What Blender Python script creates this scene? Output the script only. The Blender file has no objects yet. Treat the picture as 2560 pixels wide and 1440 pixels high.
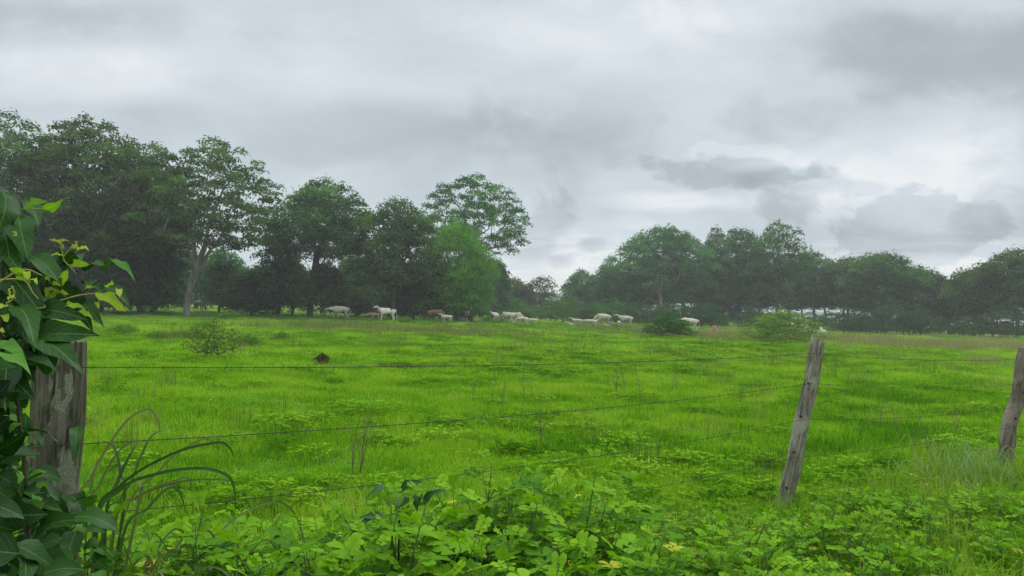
import bpy, math, random
import numpy as np
from mathutils import Vector, Matrix

scene = bpy.context.scene
COL = scene.collection
PI = math.pi

# ------------------------------------------------------------------ camera
F = 1898.0                                   # focal length in pixels of the 2560 px wide photograph
CAMH = 1.6
PITCH = math.radians(1.75)
ROLL = math.radians(1.9)
cam_d = bpy.data.cameras.new("camera")
cam = bpy.data.objects.new("camera", cam_d)
COL.objects.link(cam)
cam_d.sensor_width = 36.0
cam_d.lens = 36.0 * F / 2560.0
cam_d.clip_start = 0.05
cam_d.clip_end = 6000
R_cam = Matrix.Rotation(PI / 2 + PITCH, 3, 'X') @ Matrix.Rotation(ROLL, 3, 'Z')
cam.matrix_world = Matrix.Translation((0, 0, CAMH)) @ R_cam.to_4x4()
scene.camera = cam
RC = np.array(R_cam)


def ray(px, py):
    """Direction (with y = 1) seen at a point of the photograph."""
    v = RC @ np.array([(px - 1280) / F, (720 - py) / F, -1.0])
    return v / v[1]


def at(px, py, d):
    """World point seen at (px, py) at distance d straight ahead."""
    v = ray(px, py)
    return np.array([v[0] * d, d, CAMH + v[2] * d])


def hz(px):
    """Pixel row of the horizon at column px."""
    lo, hi = 0, 1440
    for _ in range(30):
        m = (lo + hi) / 2
        if ray(px, m)[2] > 0:
            lo = m
        else:
            hi = m
    return lo


def col_x(px, d):
    return ray(px, hz(px))[0] * d


# ------------------------------------------------------------------ light, exposure
SUN_EL, SUN_AZ = math.radians(58), math.radians(25)
sun_d = bpy.data.lights.new("sun", 'SUN')
sun_d.energy = 1.3
sun_d.angle = math.radians(24)
sun_d.color = (1.0, 0.97, 0.92)
sun = bpy.data.objects.new("sun", sun_d)
COL.objects.link(sun)
sd = Vector((math.sin(SUN_AZ) * math.cos(SUN_EL), math.cos(SUN_AZ) * math.cos(SUN_EL), math.sin(SUN_EL)))
sun.rotation_euler = sd.to_track_quat('Z', 'Y').to_euler()
scene.view_settings.view_transform = 'Standard'
scene.view_settings.look = 'None'
scene.view_settings.exposure = 0.0
scene.view_settings.gamma = 1.0
scene.view_settings.use_curve_mapping = False
cy = scene.cycles
cy.max_bounces = 4
cy.diffuse_bounces = 2
cy.glossy_bounces = 1
cy.transmission_bounces = 3
cy.transparent_max_bounces = 6
cy.volume_bounces = 0
cy.sample_clamp_indirect = 4.0
cy.use_adaptive_sampling = True
cy.adaptive_threshold = 0.02
cy.caustics_reflective = False
cy.caustics_refractive = False


class NT:
    """Small helper for writing node trees."""
    def __init__(self, tree):
        self.t = tree
        tree.nodes.clear()

    def n(self, typ, **kw):
        nd = self.t.nodes.new(typ)
        for k, v in kw.items():
            setattr(nd, k, v)
        return nd

    def put(self, sock, v):
        if hasattr(v, 'links') or isinstance(v, bpy.types.NodeSocket):
            self.t.links.new(v, sock)
        elif v is not None:
            sock.default_value = v

    def m(self, op, a, b=None, c=None, clamp=False):
        nd = self.n('ShaderNodeMath', operation=op, use_clamp=clamp)
        self.put(nd.inputs[0], a)
        if b is not None:
            self.put(nd.inputs[1], b)
        if c is not None:
            self.put(nd.inputs[2], c)
        return nd.outputs[0]

    def ss(self, x, a, b, lo=0.0, hi=1.0):
        nd = self.n('ShaderNodeMapRange', interpolation_type='SMOOTHSTEP')
        self.put(nd.inputs[0], x)
        for i, v in enumerate((a, b, lo, hi)):
            nd.inputs[1 + i].default_value = v
        return nd.outputs[0]

    def mix(self, f, a, b, mode='MIX'):
        nd = self.n('ShaderNodeMix', data_type='RGBA', blend_type=mode)
        self.put(nd.inputs[0], f)
        self.put(nd.inputs[6], a if not isinstance(a, tuple) else (*a, 1))
        self.put(nd.inputs[7], b if not isinstance(b, tuple) else (*b, 1))
        return nd.outputs[2]

    def comb(self, x, y, z):
        nd = self.n('ShaderNodeCombineXYZ')
        self.put(nd.inputs[0], x); self.put(nd.inputs[1], y); self.put(nd.inputs[2], z)
        return nd.outputs[0]

    def noise(self, vec, scale, detail=4.0, rough=0.5, dist=0.0, out=0):
        nd = self.n('ShaderNodeTexNoise')
        self.put(nd.inputs['Vector'], vec)
        nd.inputs['Scale'].default_value = scale
        nd.inputs['Detail'].default_value = detail
        nd.inputs['Roughness'].default_value = rough
        nd.inputs['Distortion'].default_value = dist
        return nd.outputs[out]

    def ramp(self, f, stops):
        nd = self.n('ShaderNodeValToRGB')
        cr = nd.color_ramp
        while len(cr.elements) < len(stops):
            cr.elements.new(0.5)
        for e, (p, c) in zip(cr.elements, stops):
            e.position = p
            e.color = (*c, 1)
        self.put(nd.inputs[0], f)
        return nd.outputs[0]


# ------------------------------------------------------------------ overcast sky
HAZE = 0.0007
BASE_L = 0.735
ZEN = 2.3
BLOBS = [  # px, py, rx, ry, amount, softness, wobble
    (200, 170, 230, 80, 0.07, 0.55, 1.2),
    (600, 190, 420, 130, 0.08, 0.6, 1.0),
    (120, 60, 300, 50, -0.14, 0.6, 1.0),
    (700, 310, 480, 80, -0.10, 0.7, 0.8),
    (380, 300, 150, 45, -0.08, 0.7, 1.0),
    (1150, 360, 420, 120, -0.12, 0.7, 1.0),
    (1480, 310, 260, 130, -0.12, 0.7, 1.2),
    (1500, 120, 330, 130, 0.09, 0.7, 1.0),
    (1850, 30, 240, 60, 0.07, 0.6, 1.0),
    (2380, 130, 330, 95, -0.26, 0.6, 0.8),
    (1930, 320, 300, 70, -0.12, 0.45, 1.2),
    (2200, 430, 330, 110, 0.22, 0.6, 0.9),
    (1800, 385, 185, 62, 0.08, 0.10, 0.9),
    (1790, 425, 205, 58, -0.21, 0.16, 0.9),
    (1960, 450, 150, 34, -0.20, 0.35, 0.7),
    (2160, 470, 60, 22, -0.12, 0.35, 1.0),
    (1740, 502, 190, 24, 0.20, 0.6, 1.0),
    (1955, 520, 85, 60, -0.20, 0.18, 1.0),
    (1345, 575, 80, 95, -0.20, 0.32, 0.9),
    (1470, 610, 45, 22, -0.20, 0.35, 1.4),
    (1420, 630, 130, 45, 0.14, 0.6, 1.2),
    (1400, 650, 38, 20, -0.20, 0.4, 1.4),
    (2290, 570, 200, 80, -0.22, 0.20, 1.5),
    (2510, 530, 90, 80, -0.16, 0.25, 1.4),
    (2050, 600, 200, 50, -0.10, 0.6, 1.0),
    (2380, 665, 150, 25, 0.26, 0.6, 0.6),
    (1380, 690, 130, 40, 0.22, 0.6, 0.8),
]
world = bpy.data.worlds.new("World")
scene.world = world
world.use_nodes = True
w = NT(world.node_tree)
tc = w.n('ShaderNodeTexCoord').outputs['Generated']
sep = w.n('ShaderNodeSeparateXYZ')
w.put(sep.inputs[0], tc)
dx, dy, dz = sep.outputs
yy = w.m('MAXIMUM', dy, 0.15)
ta = w.m('DIVIDE', dx, yy)
tb = w.m('DIVIDE', dz, yy)
zz = w.m('ADD', w.m('MAXIMUM', dz, 0.0), 0.16)
pc = w.comb(w.m('DIVIDE', dx, zz), w.m('DIVIDE', dy, zz), 0.0)       # cloud deck seen in perspective
pd = w.comb(w.m('MULTIPLY', ta, 1.0), w.m('MULTIPLY', tb, 2.1), 0.37)
n_deck = w.noise(pc, 0.8, 5, 0.5, 0.3)
n_mid = w.noise(pd, 5.5, 7, 0.52, 0.25)
n_edge = w.noise(pd, 13.0, 8, 0.62, 0.0)
n_big = w.noise(pd, 2.6, 3, 0.5, 0.6)
n_mid2 = w.noise(w.comb(w.m('MULTIPLY', ta, 1.0), w.m('MULTIPLY', tb, 1.5), 4.1), 7.5, 6, 0.6, 0.4)
n_str = w.noise(w.comb(w.m('MULTIPLY', ta, 1.6), w.m('MULTIPLY', tb, 9.0), 1.7), 3.5, 7, 0.62, 1.2)
L = w.m('MULTIPLY_ADD', w.m('SUBTRACT', n_deck, 0.5), 0.13, 0.0)
L = w.m('MULTIPLY_ADD', w.m('SUBTRACT', n_mid, 0.5), 0.26, L)
L = w.m('MULTIPLY_ADD', w.m('SUBTRACT', n_edge, 0.5), 0.07, L)
low = w.m('MULTIPLY', w.ss(tb, 0.08, 0.17, 1.0, 0.0), w.ss(ta, -0.1, 0.02))
L = w.m('MULTIPLY_ADD', w.m('MULTIPLY', w.ss(n_str, 0.48, 0.62), low), 0.16, L)


def blob(px, py, rx, ry, amt, soft, wob):
    """A cloud bank in a given direction of the sky: centre and radii in photograph pixels."""
    global L
    v = ray(px, py)
    ea = w.m('DIVIDE', w.m('SUBTRACT', ta, float(v[0])), rx / F)
    eb = w.m('DIVIDE', w.m('SUBTRACT', tb, float(v[2])), ry / F)
    r = w.m('SQRT', w.m('ADD', w.m('MULTIPLY', ea, ea), w.m('MULTIPLY', eb, eb)))
    r = w.m('MULTIPLY_ADD', w.m('SUBTRACT', n_mid2, 0.5), -wob * 2.6, r)
    r = w.m('MULTIPLY_ADD', w.m('SUBTRACT', n_big, 0.5), wob * 1.8, r)
    r = w.m('MULTIPLY_ADD', w.m('SUBTRACT', n_edge, 0.5), -wob * 1.0, r)
    L = w.m('MULTIPLY_ADD', w.ss(r, 1.0 - soft, 1.0 + soft, 1.0, 0.0), amt, L)


for b in BLOBS:
    blob(*b)
Lt = w.m('ADD', L, BASE_L)
col = w.ramp(Lt, [(0.0, (0.25, 0.285, 0.315)), (0.30, (0.33, 0.375, 0.41)), (0.55, (0.49, 0.55, 0.60)),
                  (0.8, (0.69, 0.765, 0.825)), (1.0, (0.93, 0.95, 0.96))])
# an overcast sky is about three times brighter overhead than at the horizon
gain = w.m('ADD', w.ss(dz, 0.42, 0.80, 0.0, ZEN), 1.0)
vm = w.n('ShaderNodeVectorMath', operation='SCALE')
warm = w.mix(w.ss(dz, 0.42, 0.80, 0.0, 1.0), (1.0, 1.0, 1.0), (1.05, 1.0, 0.86))      # warm tint added overhead only, to take the blue cast off the ground
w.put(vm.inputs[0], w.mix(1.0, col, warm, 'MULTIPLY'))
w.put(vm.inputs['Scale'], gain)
sky = w.n('ShaderNodeTexSky', sky_type='NISHITA', sun_disc=False)
sky.sun_elevation = SUN_EL
sky.sun_rotation = SUN_AZ
bg1 = w.n('ShaderNodeBackground')
w.put(bg1.inputs[0], sky.outputs[0])
bg1.inputs[1].default_value = 0.05
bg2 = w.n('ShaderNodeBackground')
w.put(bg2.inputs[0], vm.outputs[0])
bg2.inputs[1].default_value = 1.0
mx = w.n('ShaderNodeMixShader')
mx.inputs[0].default_value = 0.94
w.t.links.new(bg1.outputs[0], mx.inputs[1])
w.t.links.new(bg2.outputs[0], mx.inputs[2])
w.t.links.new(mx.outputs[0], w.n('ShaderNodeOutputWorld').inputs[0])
world.cycles.sampling_method = 'MANUAL'
world.cycles.sample_map_resolution = 512


# ------------------------------------------------------------------ mesh helpers
class Acc:
    """Collects geometry with a per-vertex tint and builds one mesh."""
    def __init__(self):
        self.v, self.f, self.t, self.n = [], {}, [], 0

    def add(self, verts, faces, tint=0.5):
        verts = np.asarray(verts, np.float32).reshape(-1, 3)
        faces = np.asarray(faces, np.int64)
        self.v.append(verts)
        self.f.setdefault(faces.shape[1], []).append(faces + self.n)
        t = np.broadcast_to(np.asarray(tint, np.float32), (len(verts),))
        self.t.append(t)
        self.n += len(verts)

    def mesh(self, name, mats, smooth=False):
        me = bpy.data.meshes.new(name)
        V = np.concatenate(self.v)
        me.vertices.add(len(V))
        me.vertices.foreach_set('co', V.ravel())
        loops, starts, pos = [], [], 0
        for k, fl in self.f.items():
            fa = np.concatenate(fl)
            loops.append(fa.ravel())
            starts.append(pos + np.arange(len(fa)) * k)
            pos += fa.size
        lo = np.concatenate(loops)
        st = np.concatenate(starts)
        me.loops.add(len(lo))
        me.loops.foreach_set('vertex_index', lo.astype(np.int32))
        me.polygons.add(len(st))
        me.polygons.foreach_set('loop_start', st.astype(np.int32))
        at_ = me.attributes.new('tint', 'FLOAT', 'POINT')
        at_.data.foreach_set('value', np.concatenate(self.t))
        me.update(calc_edges=True)
        if smooth:
            me.polygons.foreach_set('use_smooth', np.ones(len(st), bool))
        for m_ in (mats if isinstance(mats, (list, tuple)) else [mats]):
            me.materials.append(m_)
        return me


def tag(o, label=None, cat=None, group=None, kind=None):
    for k, v in (('label', label), ('category', cat), ('group', group), ('kind', kind)):
        if v:
            o[k] = v
    return o


def link(name, data, parent=None, loc=None):
    o = bpy.data.objects.new(name, data)
    COL.objects.link(o)
    if parent is not None:
        o.parent = parent
    if loc is not None:
        o.location = loc
    return o


def tube(acc, pts, radii, sides=6, tint=0.5, cap=True):
    """A swept tapering tube along pts."""
    pts = np.asarray(pts, float)
    n = len(pts)
    radii = np.asarray(radii, float)
    radii = np.interp(np.linspace(0, 1, n), np.linspace(0, 1, radii.size), radii.ravel()) if radii.size > 1 else np.full(n, float(radii))
    tan = np.gradient(pts, axis=0)
    tan /= np.linalg.norm(tan, axis=1)[:, None] + 1e-9
    ref = np.array([0, 0, 1.0]) if abs(tan[0][2]) < 0.9 else np.array([1.0, 0, 0])
    a = np.linspace(0, 2 * PI, sides, endpoint=False)
    rings = []
    for i in range(n):
        u = np.cross(tan[i], ref); u /= np.linalg.norm(u) + 1e-9
        v = np.cross(tan[i], u)
        ref = np.cross(u, tan[i]); 
        rings.append(pts[i] + radii[i] * (np.cos(a)[:, None] * u + np.sin(a)[:, None] * v))
    V = np.concatenate(rings)
    q = []
    for i in range(n - 1):
        for j in range(sides):
            k = (j + 1) % sides
            q.append((i * sides + j, i * sides + k, (i + 1) * sides + k, (i + 1) * sides + j))
    acc.add(V, q, tint)
    if cap:
        c = len(V) - sides
        acc.add(V[c:], [tuple(range(sides))], tint)


def bezier(p, n=10):
    """Smooth curve through control points (Catmull-Rom)."""
    p = np.asarray(p, float)
    P_ = np.vstack([2 * p[0] - p[1], p, 2 * p[-1] - p[-2]])
    out = []
    m = len(p) - 1
    for i in range(m):
        a, b, c, d = P_[i:i + 4]
        ts = np.linspace(0, 1, n, endpoint=(i == m - 1))
        for t in ts:
            out.append(0.5 * ((2 * b) + (c - a) * t + (2 * a - 5 * b + 4 * c - d) * t * t + (3 * b - a - 3 * c + d) * t ** 3))
    return np.array(out)


# ------------------------------------------------------------------ materials
def leaf_mat(name, dark, light, trans=0.35, gloss=0.05, rough=0.5, inst=False, hue=0.0, tcol=None):
    m = bpy.data.materials.new(name)
    m.use_nodes = True
    t = NT(m.node_tree)
    a = t.n('ShaderNodeAttribute', attribute_name='tint').outputs['Fac']
    if inst:
        b = t.n('ShaderNodeAttribute', attribute_name='shade', attribute_type='INSTANCER').outputs['Fac']
        a = t.m('ADD', b, t.m('MULTIPLY', t.m('SUBTRACT', a, 0.5), 0.5), clamp=True)
    if isinstance(light, list):
        c = t.ramp(a, light)
    else:
        c = t.mix(a, dark, light)
    oi = t.n('ShaderNodeObjectInfo').outputs['Random']
    hs = t.n('ShaderNodeHueSaturation')
    t.put(hs.inputs['Color'], c)
    if hue and not inst:
        t.put(hs.inputs['Hue'], t.m('MULTIPLY_ADD', t.m('SUBTRACT', oi, 0.5), hue, 0.5))
        t.put(hs.inputs['Value'], t.m('MULTIPLY_ADD', t.m('SUBTRACT', oi, 0.5), hue * 6, 1.0))
    c = hs.outputs[0]
    df = t.n('ShaderNodeBsdfDiffuse')
    t.put(df.inputs[0], c)
    tr = t.n('ShaderNodeBsdfTranslucent')
    t.put(tr.inputs[0], t.mix(0.6, c, t.mix(1.0, c, tcol or (1.5, 1.6, 0.5), 'MULTIPLY')))
    s = t.n('ShaderNodeMixShader')
    s.inputs[0].default_value = trans
    t.t.links.new(df.outputs[0], s.inputs[1])
    t.t.links.new(tr.outputs[0], s.inputs[2])
    last = s.outputs[0]
    if gloss:
        g = t.n('ShaderNodeBsdfGlossy')
        g.inputs[0].default_value = (0.9, 0.95, 1.0, 1)
        g.inputs['Roughness'].default_value = rough
        s2 = t.n('ShaderNodeMixShader')
        s2.inputs[0].default_value = gloss
        t.t.links.new(last, s2.inputs[1])
        t.t.links.new(g.outputs[0], s2.inputs[2])
        last = s2.outputs[0]
    t.t.links.new(last, t.n('ShaderNodeOutputMaterial').inputs[0])
    return m


def solid_mat(name, c1, c2, scale=8.0, rough=0.9, detail=5, bump=0.0, stretch=(1, 1, 1), tintmix=False):
    m = bpy.data.materials.new(name)
    m.use_nodes = True
    t = NT(m.node_tree)
    mp = t.n('ShaderNodeMapping')
    t.put(mp.inputs['Vector'], t.n('ShaderNodeTexCoord').outputs['Object'])
    mp.inputs['Scale'].default_value = stretch
    nz = t.noise(mp.outputs[0], scale, detail, 0.6)
    f = t.ss(nz, 0.33, 0.67)
    if tintmix:
        f = t.n('ShaderNodeAttribute', attribute_name='tint').outputs['Fac']
    p = t.n('ShaderNodeBsdfPrincipled')
    t.put(p.inputs['Base Color'], t.mix(f, c1, c2))
    p.inputs['Roughness'].default_value = rough
    p.inputs['Specular IOR Level'].default_value = 0.2
    if bump:
        b = t.n('ShaderNodeBump')
        b.inputs['Strength'].default_value = bump
        t.put(b.inputs['Height'], nz)
        t.put(p.inputs['Normal'], b.outputs[0])
    t.t.links.new(p.outputs[0], t.n('ShaderNodeOutputMaterial').inputs[0])
    return m


M_BARK = solid_mat('bark', (0.035, 0.03, 0.024), (0.10, 0.088, 0.07), 3.0, bump=0.4, stretch=(1, 1, 0.3))
M_BARK_PALE = solid_mat('pale_bark', (0.12, 0.11, 0.09), (0.27, 0.25, 0.21), 2.5, bump=0.3, stretch=(1, 1, 0.3))
M_BARK_TAN = solid_mat('tan_bark', (0.16, 0.115, 0.07), (0.32, 0.25, 0.17), 2.5, bump=0.3, stretch=(1, 1, 0.3))
M_TREE = leaf_mat('tree_leaves', (0.016, 0.055, 0.017), (0.095, 0.210, 0.060), 0.36, 0.0, 0.45, hue=0.05)
M_TREE_FRESH = leaf_mat('fresh_leaves', (0.045, 0.155, 0.020), (0.15, 0.36, 0.045), 0.40, 0.0, 0.45)
M_TREE_DULL = leaf_mat('dull_leaves', (0.045, 0.095, 0.035), (0.13, 0.25, 0.08), 0.25, 0.0, 0.5)
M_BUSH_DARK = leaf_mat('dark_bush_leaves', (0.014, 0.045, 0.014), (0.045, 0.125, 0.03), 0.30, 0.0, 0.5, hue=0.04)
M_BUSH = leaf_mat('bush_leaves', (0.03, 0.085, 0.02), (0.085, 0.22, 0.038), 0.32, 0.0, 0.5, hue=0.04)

# ------------------------------------------------------------------ ground
RNG = np.random.default_rng(7)


def gz(x, y):
    """Height of the pasture: nearly flat, gently uneven."""
    x = np.asarray(x, float); y = np.asarray(y, float)
    r = np.clip((y - 6) / 20, 0, 1)
    z = 0.05 * np.sin(x * 0.31 + 1.0) * np.sin(y * 0.23 + 0.4) + 0.03 * np.sin(x * 0.83 + y * 0.41)
    z += 0.02 * np.sin(x * 2.1 + 0.7 * y) * np.sin(y * 1.7 + 0.3 * x)
    z += r * 0.10 * np.sin(x * 0.11 + 2.0) * np.sin(y * 0.09 + 1.0)
    return z * np.clip(y / 4.0, 0.2, 1)


def axis(lim, n, k):
    s = np.linspace(-1, 1, n)
    return lim * np.sinh(k * s) / np.sinh(k)


gx = axis(1150, 241, 6.0)
gy = axis(1150, 241, 6.0)
X, Y = np.meshgrid(gx, gy)
acc = Acc()
idx = np.arange(241 * 241).reshape(241, 241)
q = np.stack([idx[:-1, :-1], idx[:-1, 1:], idx[1:, 1:], idx[1:, :-1]], -1).reshape(-1, 4)
acc.add(np.stack([X, Y, gz(X, Y)], -1), q)
M_GROUND = bpy.data.materials.new('pasture_soil')
M_GROUND.use_nodes = True
t = NT(M_GROUND.node_tree)
pos = t.n('ShaderNodeTexCoord').outputs['Object']
na = t.noise(pos, 0.22, 6, 0.6)
nb = t.noise(pos, 6.0, 5, 0.7)
c = t.mix(t.ss(na, 0.35, 0.65), (0.05, 0.14, 0.012), (0.095, 0.20, 0.016))
c = t.mix(t.ss(nb, 0.45, 0.75), c, (0.06, 0.06, 0.02))
p = t.n('ShaderNodeBsdfPrincipled')
t.put(p.inputs['Base Color'], c)
p.inputs['Roughness'].default_value = 1.0
p.inputs['Specular IOR Level'].default_value = 0.0
t.t.links.new(p.outputs[0], t.n('ShaderNodeOutputMaterial').inputs[0])
tag(link('ground', acc.mesh('ground', M_GROUND, True)), 'bright green level pasture running back to the tree line', 'ground', kind='structure')

# low hills far away, seen blue in the gap between the two woods
acc = Acc()
hx = np.linspace(-900, 900, 181)
prof = 14 + 9 * np.sin(hx * 0.006 + 1.2) + 5 * np.sin(hx * 0.017) + 2 * np.sin(hx * 0.05)
rows = [(900, -3 + 0 * prof), (960, prof * 0.55), (1020, prof), (1090, prof * 0.5), (1140, -3 + 0 * prof)]
V = np.concatenate([np.stack([hx, np.full_like(hx, y), z], -1) for y, z in rows])
i = np.arange(181 * 5).reshape(5, 181)
acc.add(V, np.stack([i[:-1, :-1], i[:-1, 1:], i[1:, 1:], i[1:, :-1]], -1).reshape(-1, 4))
tag(link('hills', acc.mesh('hills', solid_mat('hill_green', (0.03, 0.07, 0.03), (0.05, 0.10, 0.04), 0.05), True)),
    'low distant hills faded pale blue beyond the gap in the trees', 'hills', kind='structure')

# ------------------------------------------------------------------ haze (open air)
bpy.ops.mesh.primitive_cube_add(size=1)
hz_o = bpy.context.object
hz_o.name = 'haze'
hz_o.scale = (2400, 2400, 34)
hz_o.location = (0, 0, 29 - 17)
hm = bpy.data.materials.new('haze')
hm.use_nodes = True
t = NT(hm.node_tree)
pv = t.n('ShaderNodeVolumePrincipled')
pv.inputs['Color'].default_value = (0.93, 0.96, 1.0, 1)
pv.inputs['Density'].default_value = HAZE
pv.inputs['Anisotropy'].default_value = 0.2
t.t.links.new(pv.outputs[0], t.n('ShaderNodeOutputMaterial').inputs['Volume'])
hz_o.data.materials.append(hm)
hm.cycles.homogeneous_volume = True
tag(hz_o, 'thin pale haze over the whole pasture', 'haze', kind='stuff')


# ------------------------------------------------------------------ leaves
def unit(v):
    return v / (np.linalg.norm(v, axis=-1, keepdims=True) + 1e-9)


def cards(acc, cen, nrm, size, tint, aspect=0.5, along=None, rng=RNG):
    """Pointed leaf shapes (4 vertices each, folded a little along the midrib)."""
    n = len(cen)
    r = unit(rng.normal(size=(n, 3))) if along is None else unit(along)
    nrm = unit(nrm)
    u = unit(np.cross(nrm, r)) if along is None else unit(r - nrm * (r * nrm).sum(1, keepdims=True))
    v = np.cross(nrm, u)
    s = np.broadcast_to(np.asarray(size), (n,))[:, None]
    a = cen - u * s * 0.5
    b = cen + v * s * aspect * 0.5 + nrm * s * 0.08
    c_ = cen + u * s * 0.5
    d = cen - v * s * aspect * 0.5 + nrm * s * 0.08
    V = np.stack([a, b, c_, d], 1).reshape(-1, 3)
    i = np.arange(n * 4).reshape(n, 4)
    acc.add(V, i, np.repeat(np.broadcast_to(tint, (n,)), 4))


def puff(acc, cen, r, n, size, tint, rng, flat=0.5, droop=0.0, long=0.5):
    """A clump of leaves: a flattened dome, denser towards its upper shell."""
    d = unit(rng.normal(size=(n, 3)))
    rad = rng.random(n) ** 0.45
    d[:, 2] = np.where(d[:, 2] < -0.25, -d[:, 2] * 0.6, d[:, 2])
    off = d * rad[:, None] * np.array([r, r, r * flat])
    off[:, 2] -= 0.25 * r * flat * (off[:, 0] ** 2 + off[:, 1] ** 2) / (r * r) * 2
    nrm = unit(off * np.array([0.8, 0.8, 1.0]) / r + np.array([0, 0, 0.7]) + rng.normal(size=(n, 3)) * 0.55)
    along = None
    if droop:
        along = unit(off * np.array([1, 1, 0]) / r * (1 - droop) + np.array([0, 0, -droop * 1.6]) + rng.normal(size=(n, 3)) * 0.25)
    tt = np.clip(tint + rng.normal(size=n) * 0.16, 0, 1)
    cards(acc, cen + off, nrm, size * rng.uniform(0.65, 1.3, n), tt, long, along, rng)


# ------------------------------------------------------------------ trees
def grow(seed, H, R, zb, fork=None, r0=0.25, nclump=130, clump=1.0, leaf=0.26, per=80, mat=None, bark=None,
         lump=0.25, top=0.0, low=0.35, flat=0.5, droop=0.0, long=0.5, lean=(0, 0), stems=1, tint=0.5, tvar=0.22,
         shell=0.45, bare=0.0, sides=6, wob=1.0):
    """One tree: a trunk that forks into limbs reaching every leaf clump of a lumpy crown."""
    rng = np.random.default_rng(seed)
    fork = fork or zb * 0.9
    # crown clump positions (best-candidate sampling keeps them apart)
    lobes = rng.uniform(0, 2 * PI, 6)
    pts = []
    cand = 14
    for k in range(nclump):
        best, bd = None, -1
        for _ in range(cand):
            a = rng.uniform(0, 2 * PI)
            t_ = rng.random() ** 0.8
            prof = math.sin(PI * min(1.0, low * 0.5 + (1 - low * 0.5) * t_)) ** 0.55 if t_ < 1 else 0
            lumpf = 1 + lump * (math.sin(2 * a + lobes[0]) * 0.5 + math.sin(3 * a + lobes[1] + 4 * t_) * 0.35 + math.sin(5 * a + lobes[2] - 5 * t_) * 0.3)
            rr = R * prof * lumpf * (shell + (1 - shell) * rng.random()) if rng.random() < 0.8 else R * prof * rng.random()
            hl = 1 - lump * 0.35 * (rr / R) * (0.5 + 0.5 * math.sin(2 * a + lobes[3]))
            z = zb + (H - clump * flat - zb) * t_ * hl
            p_ = np.array([math.cos(a) * rr, math.sin(a) * rr, z])
            dd = min((np.sum(((p_ - q_) * (1, 1, 1.25)) ** 2) for q_ in pts), default=9e9)
            if dd > bd:
                best, bd = p_, dd
        pts.append(best)
    pts = np.array(pts)
    pts[:, 0] += lean[0] * pts[:, 2] / H
    pts[:, 1] += lean[1] * pts[:, 2] / H
    # skeleton
    nodes, par = [], []
    bases = []
    for s in range(stems):
        a = rng.uniform(0, 2 * PI)
        sp = 0.0 if stems == 1 else 0.25
        b0 = np.array([math.cos(a) * sp, math.sin(a) * sp, -0.15])
        tip = np.array([lean[0] * fork / H, lean[1] * fork / H, fork]) + (np.array([math.cos(a), math.sin(a), 0]) * R * 0.3 if stems > 1 else 0)
        prev = -1
        ns = 7
        w1 = rng.normal(size=2) * 0.035 * fork * wob
        for j in range(ns + 1):
            f = j / ns
            p_ = b0 * (1 - f) + tip * f
            p_[:2] += w1 * math.sin(f * PI * 1.3)
            nodes.append(p_); par.append(prev); prev = len(nodes) - 1
        bases.append(prev)
    # main limbs
    nl = rng.integers(4, 7)
    a0 = rng.uniform(0, 2 * PI)
    for j in range(nl):
        a = a0 + j * 2 * PI / nl + rng.normal() * 0.25
        b = bases[j % len(bases)]
        up = rng.uniform(0.45, 0.8)
        end = np.array([math.cos(a) * R * 0.5 + nodes[b][0], math.sin(a) * R * 0.5 + nodes[b][1], fork + (H - fork) * up])
        prev = b
        ns = 6
        for k in range(1, ns + 1):
            f = k / ns
            p_ = nodes[b] * (1 - f) + end * f
            p_[2] += -0.10 * (H - fork) * math.sin(f * PI) * (1 - 2 * (up > 0.65))
            p_ += rng.normal(size=3) * 0.035 * R * wob
            nodes.append(p_); par.append(prev); prev = len(nodes) - 1
    ctr = np.array([lean[0] * fork / H, lean[1] * fork / H, fork])
    order = np.argsort(np.linalg.norm(pts - ctr, axis=1))
    tips = []
    for k in order:
        A = np.array(nodes)
        d = np.linalg.norm(A - pts[k], axis=1)
        pen = np.where(A[:, 2] > pts[k][2] + 0.3, 1.6, 1.0) * np.where(A[:, 2] < fork * 0.75, 3.0, 1.0)
        j = int(np.argmin(d * pen))
        ns = max(1, int(d[j] / min(1.1, R * .35)))
        prev = j
        for s in range(1, ns + 1):
            f = s / ns
            p_ = A[j] * (1 - f) + pts[k] * f
            if s < ns:
                p_ = p_ + rng.normal(size=3) * min(0.13, R * .03)
            nodes.append(p_); par.append(prev); prev = len(nodes) - 1
        tips.append(prev)
    nodes = np.array(nodes)
    ex = 2.35
    acc_r = np.zeros(len(nodes))
    kids = np.zeros(len(nodes), int)
    for p_ in par:
        if p_ >= 0:
            kids[p_] += 1
    for i in range(len(nodes) - 1, -1, -1):
        if kids[i] == 0:
            acc_r[i] += 0.022 ** ex
        if par[i] >= 0:
            acc_r[par[i]] += acc_r[i]
    rad = acc_r ** (1 / ex)
    k_ = r0 / rad[bases[0]]
    rad = np.maximum(rad * k_ ** np.clip((rad / rad.max()) ** 0.6 * 1.15, 0.2, 1), min(0.016, R * .005))
    wood = Acc()
    for i in range(len(nodes)):
        p_ = par[i]
        if p_ < 0:
            continue
        ra, rb = rad[p_], rad[i]
        if ra > rb * 1.6:
            ra = rb * 1.35
        if nodes[i][2] < 1.0 and stems == 1:
            ra *= 1.25
        a, b = nodes[p_], nodes[i]
        sd_ = 8 if rb > 0.12 else (5 if rb > 0.05 else 3)
        tube(wood, [a, b + (b - a) * 0.04], [ra, rb], sd_, cap=False)
    crown = Acc()
    for k in range(len(pts)):
        if rng.random() < bare:
            continue
        c = clump * rng.uniform(0.65, 1.3)
        hrel = (pts[k][2] - zb) / (H - zb)
        tt = tint + rng.normal() * tvar
        puff(crown, pts[k] + [0, 0, 0.1], c, int(per * (c / clump) ** 2), leaf, tt, rng, flat, droop, long)
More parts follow.
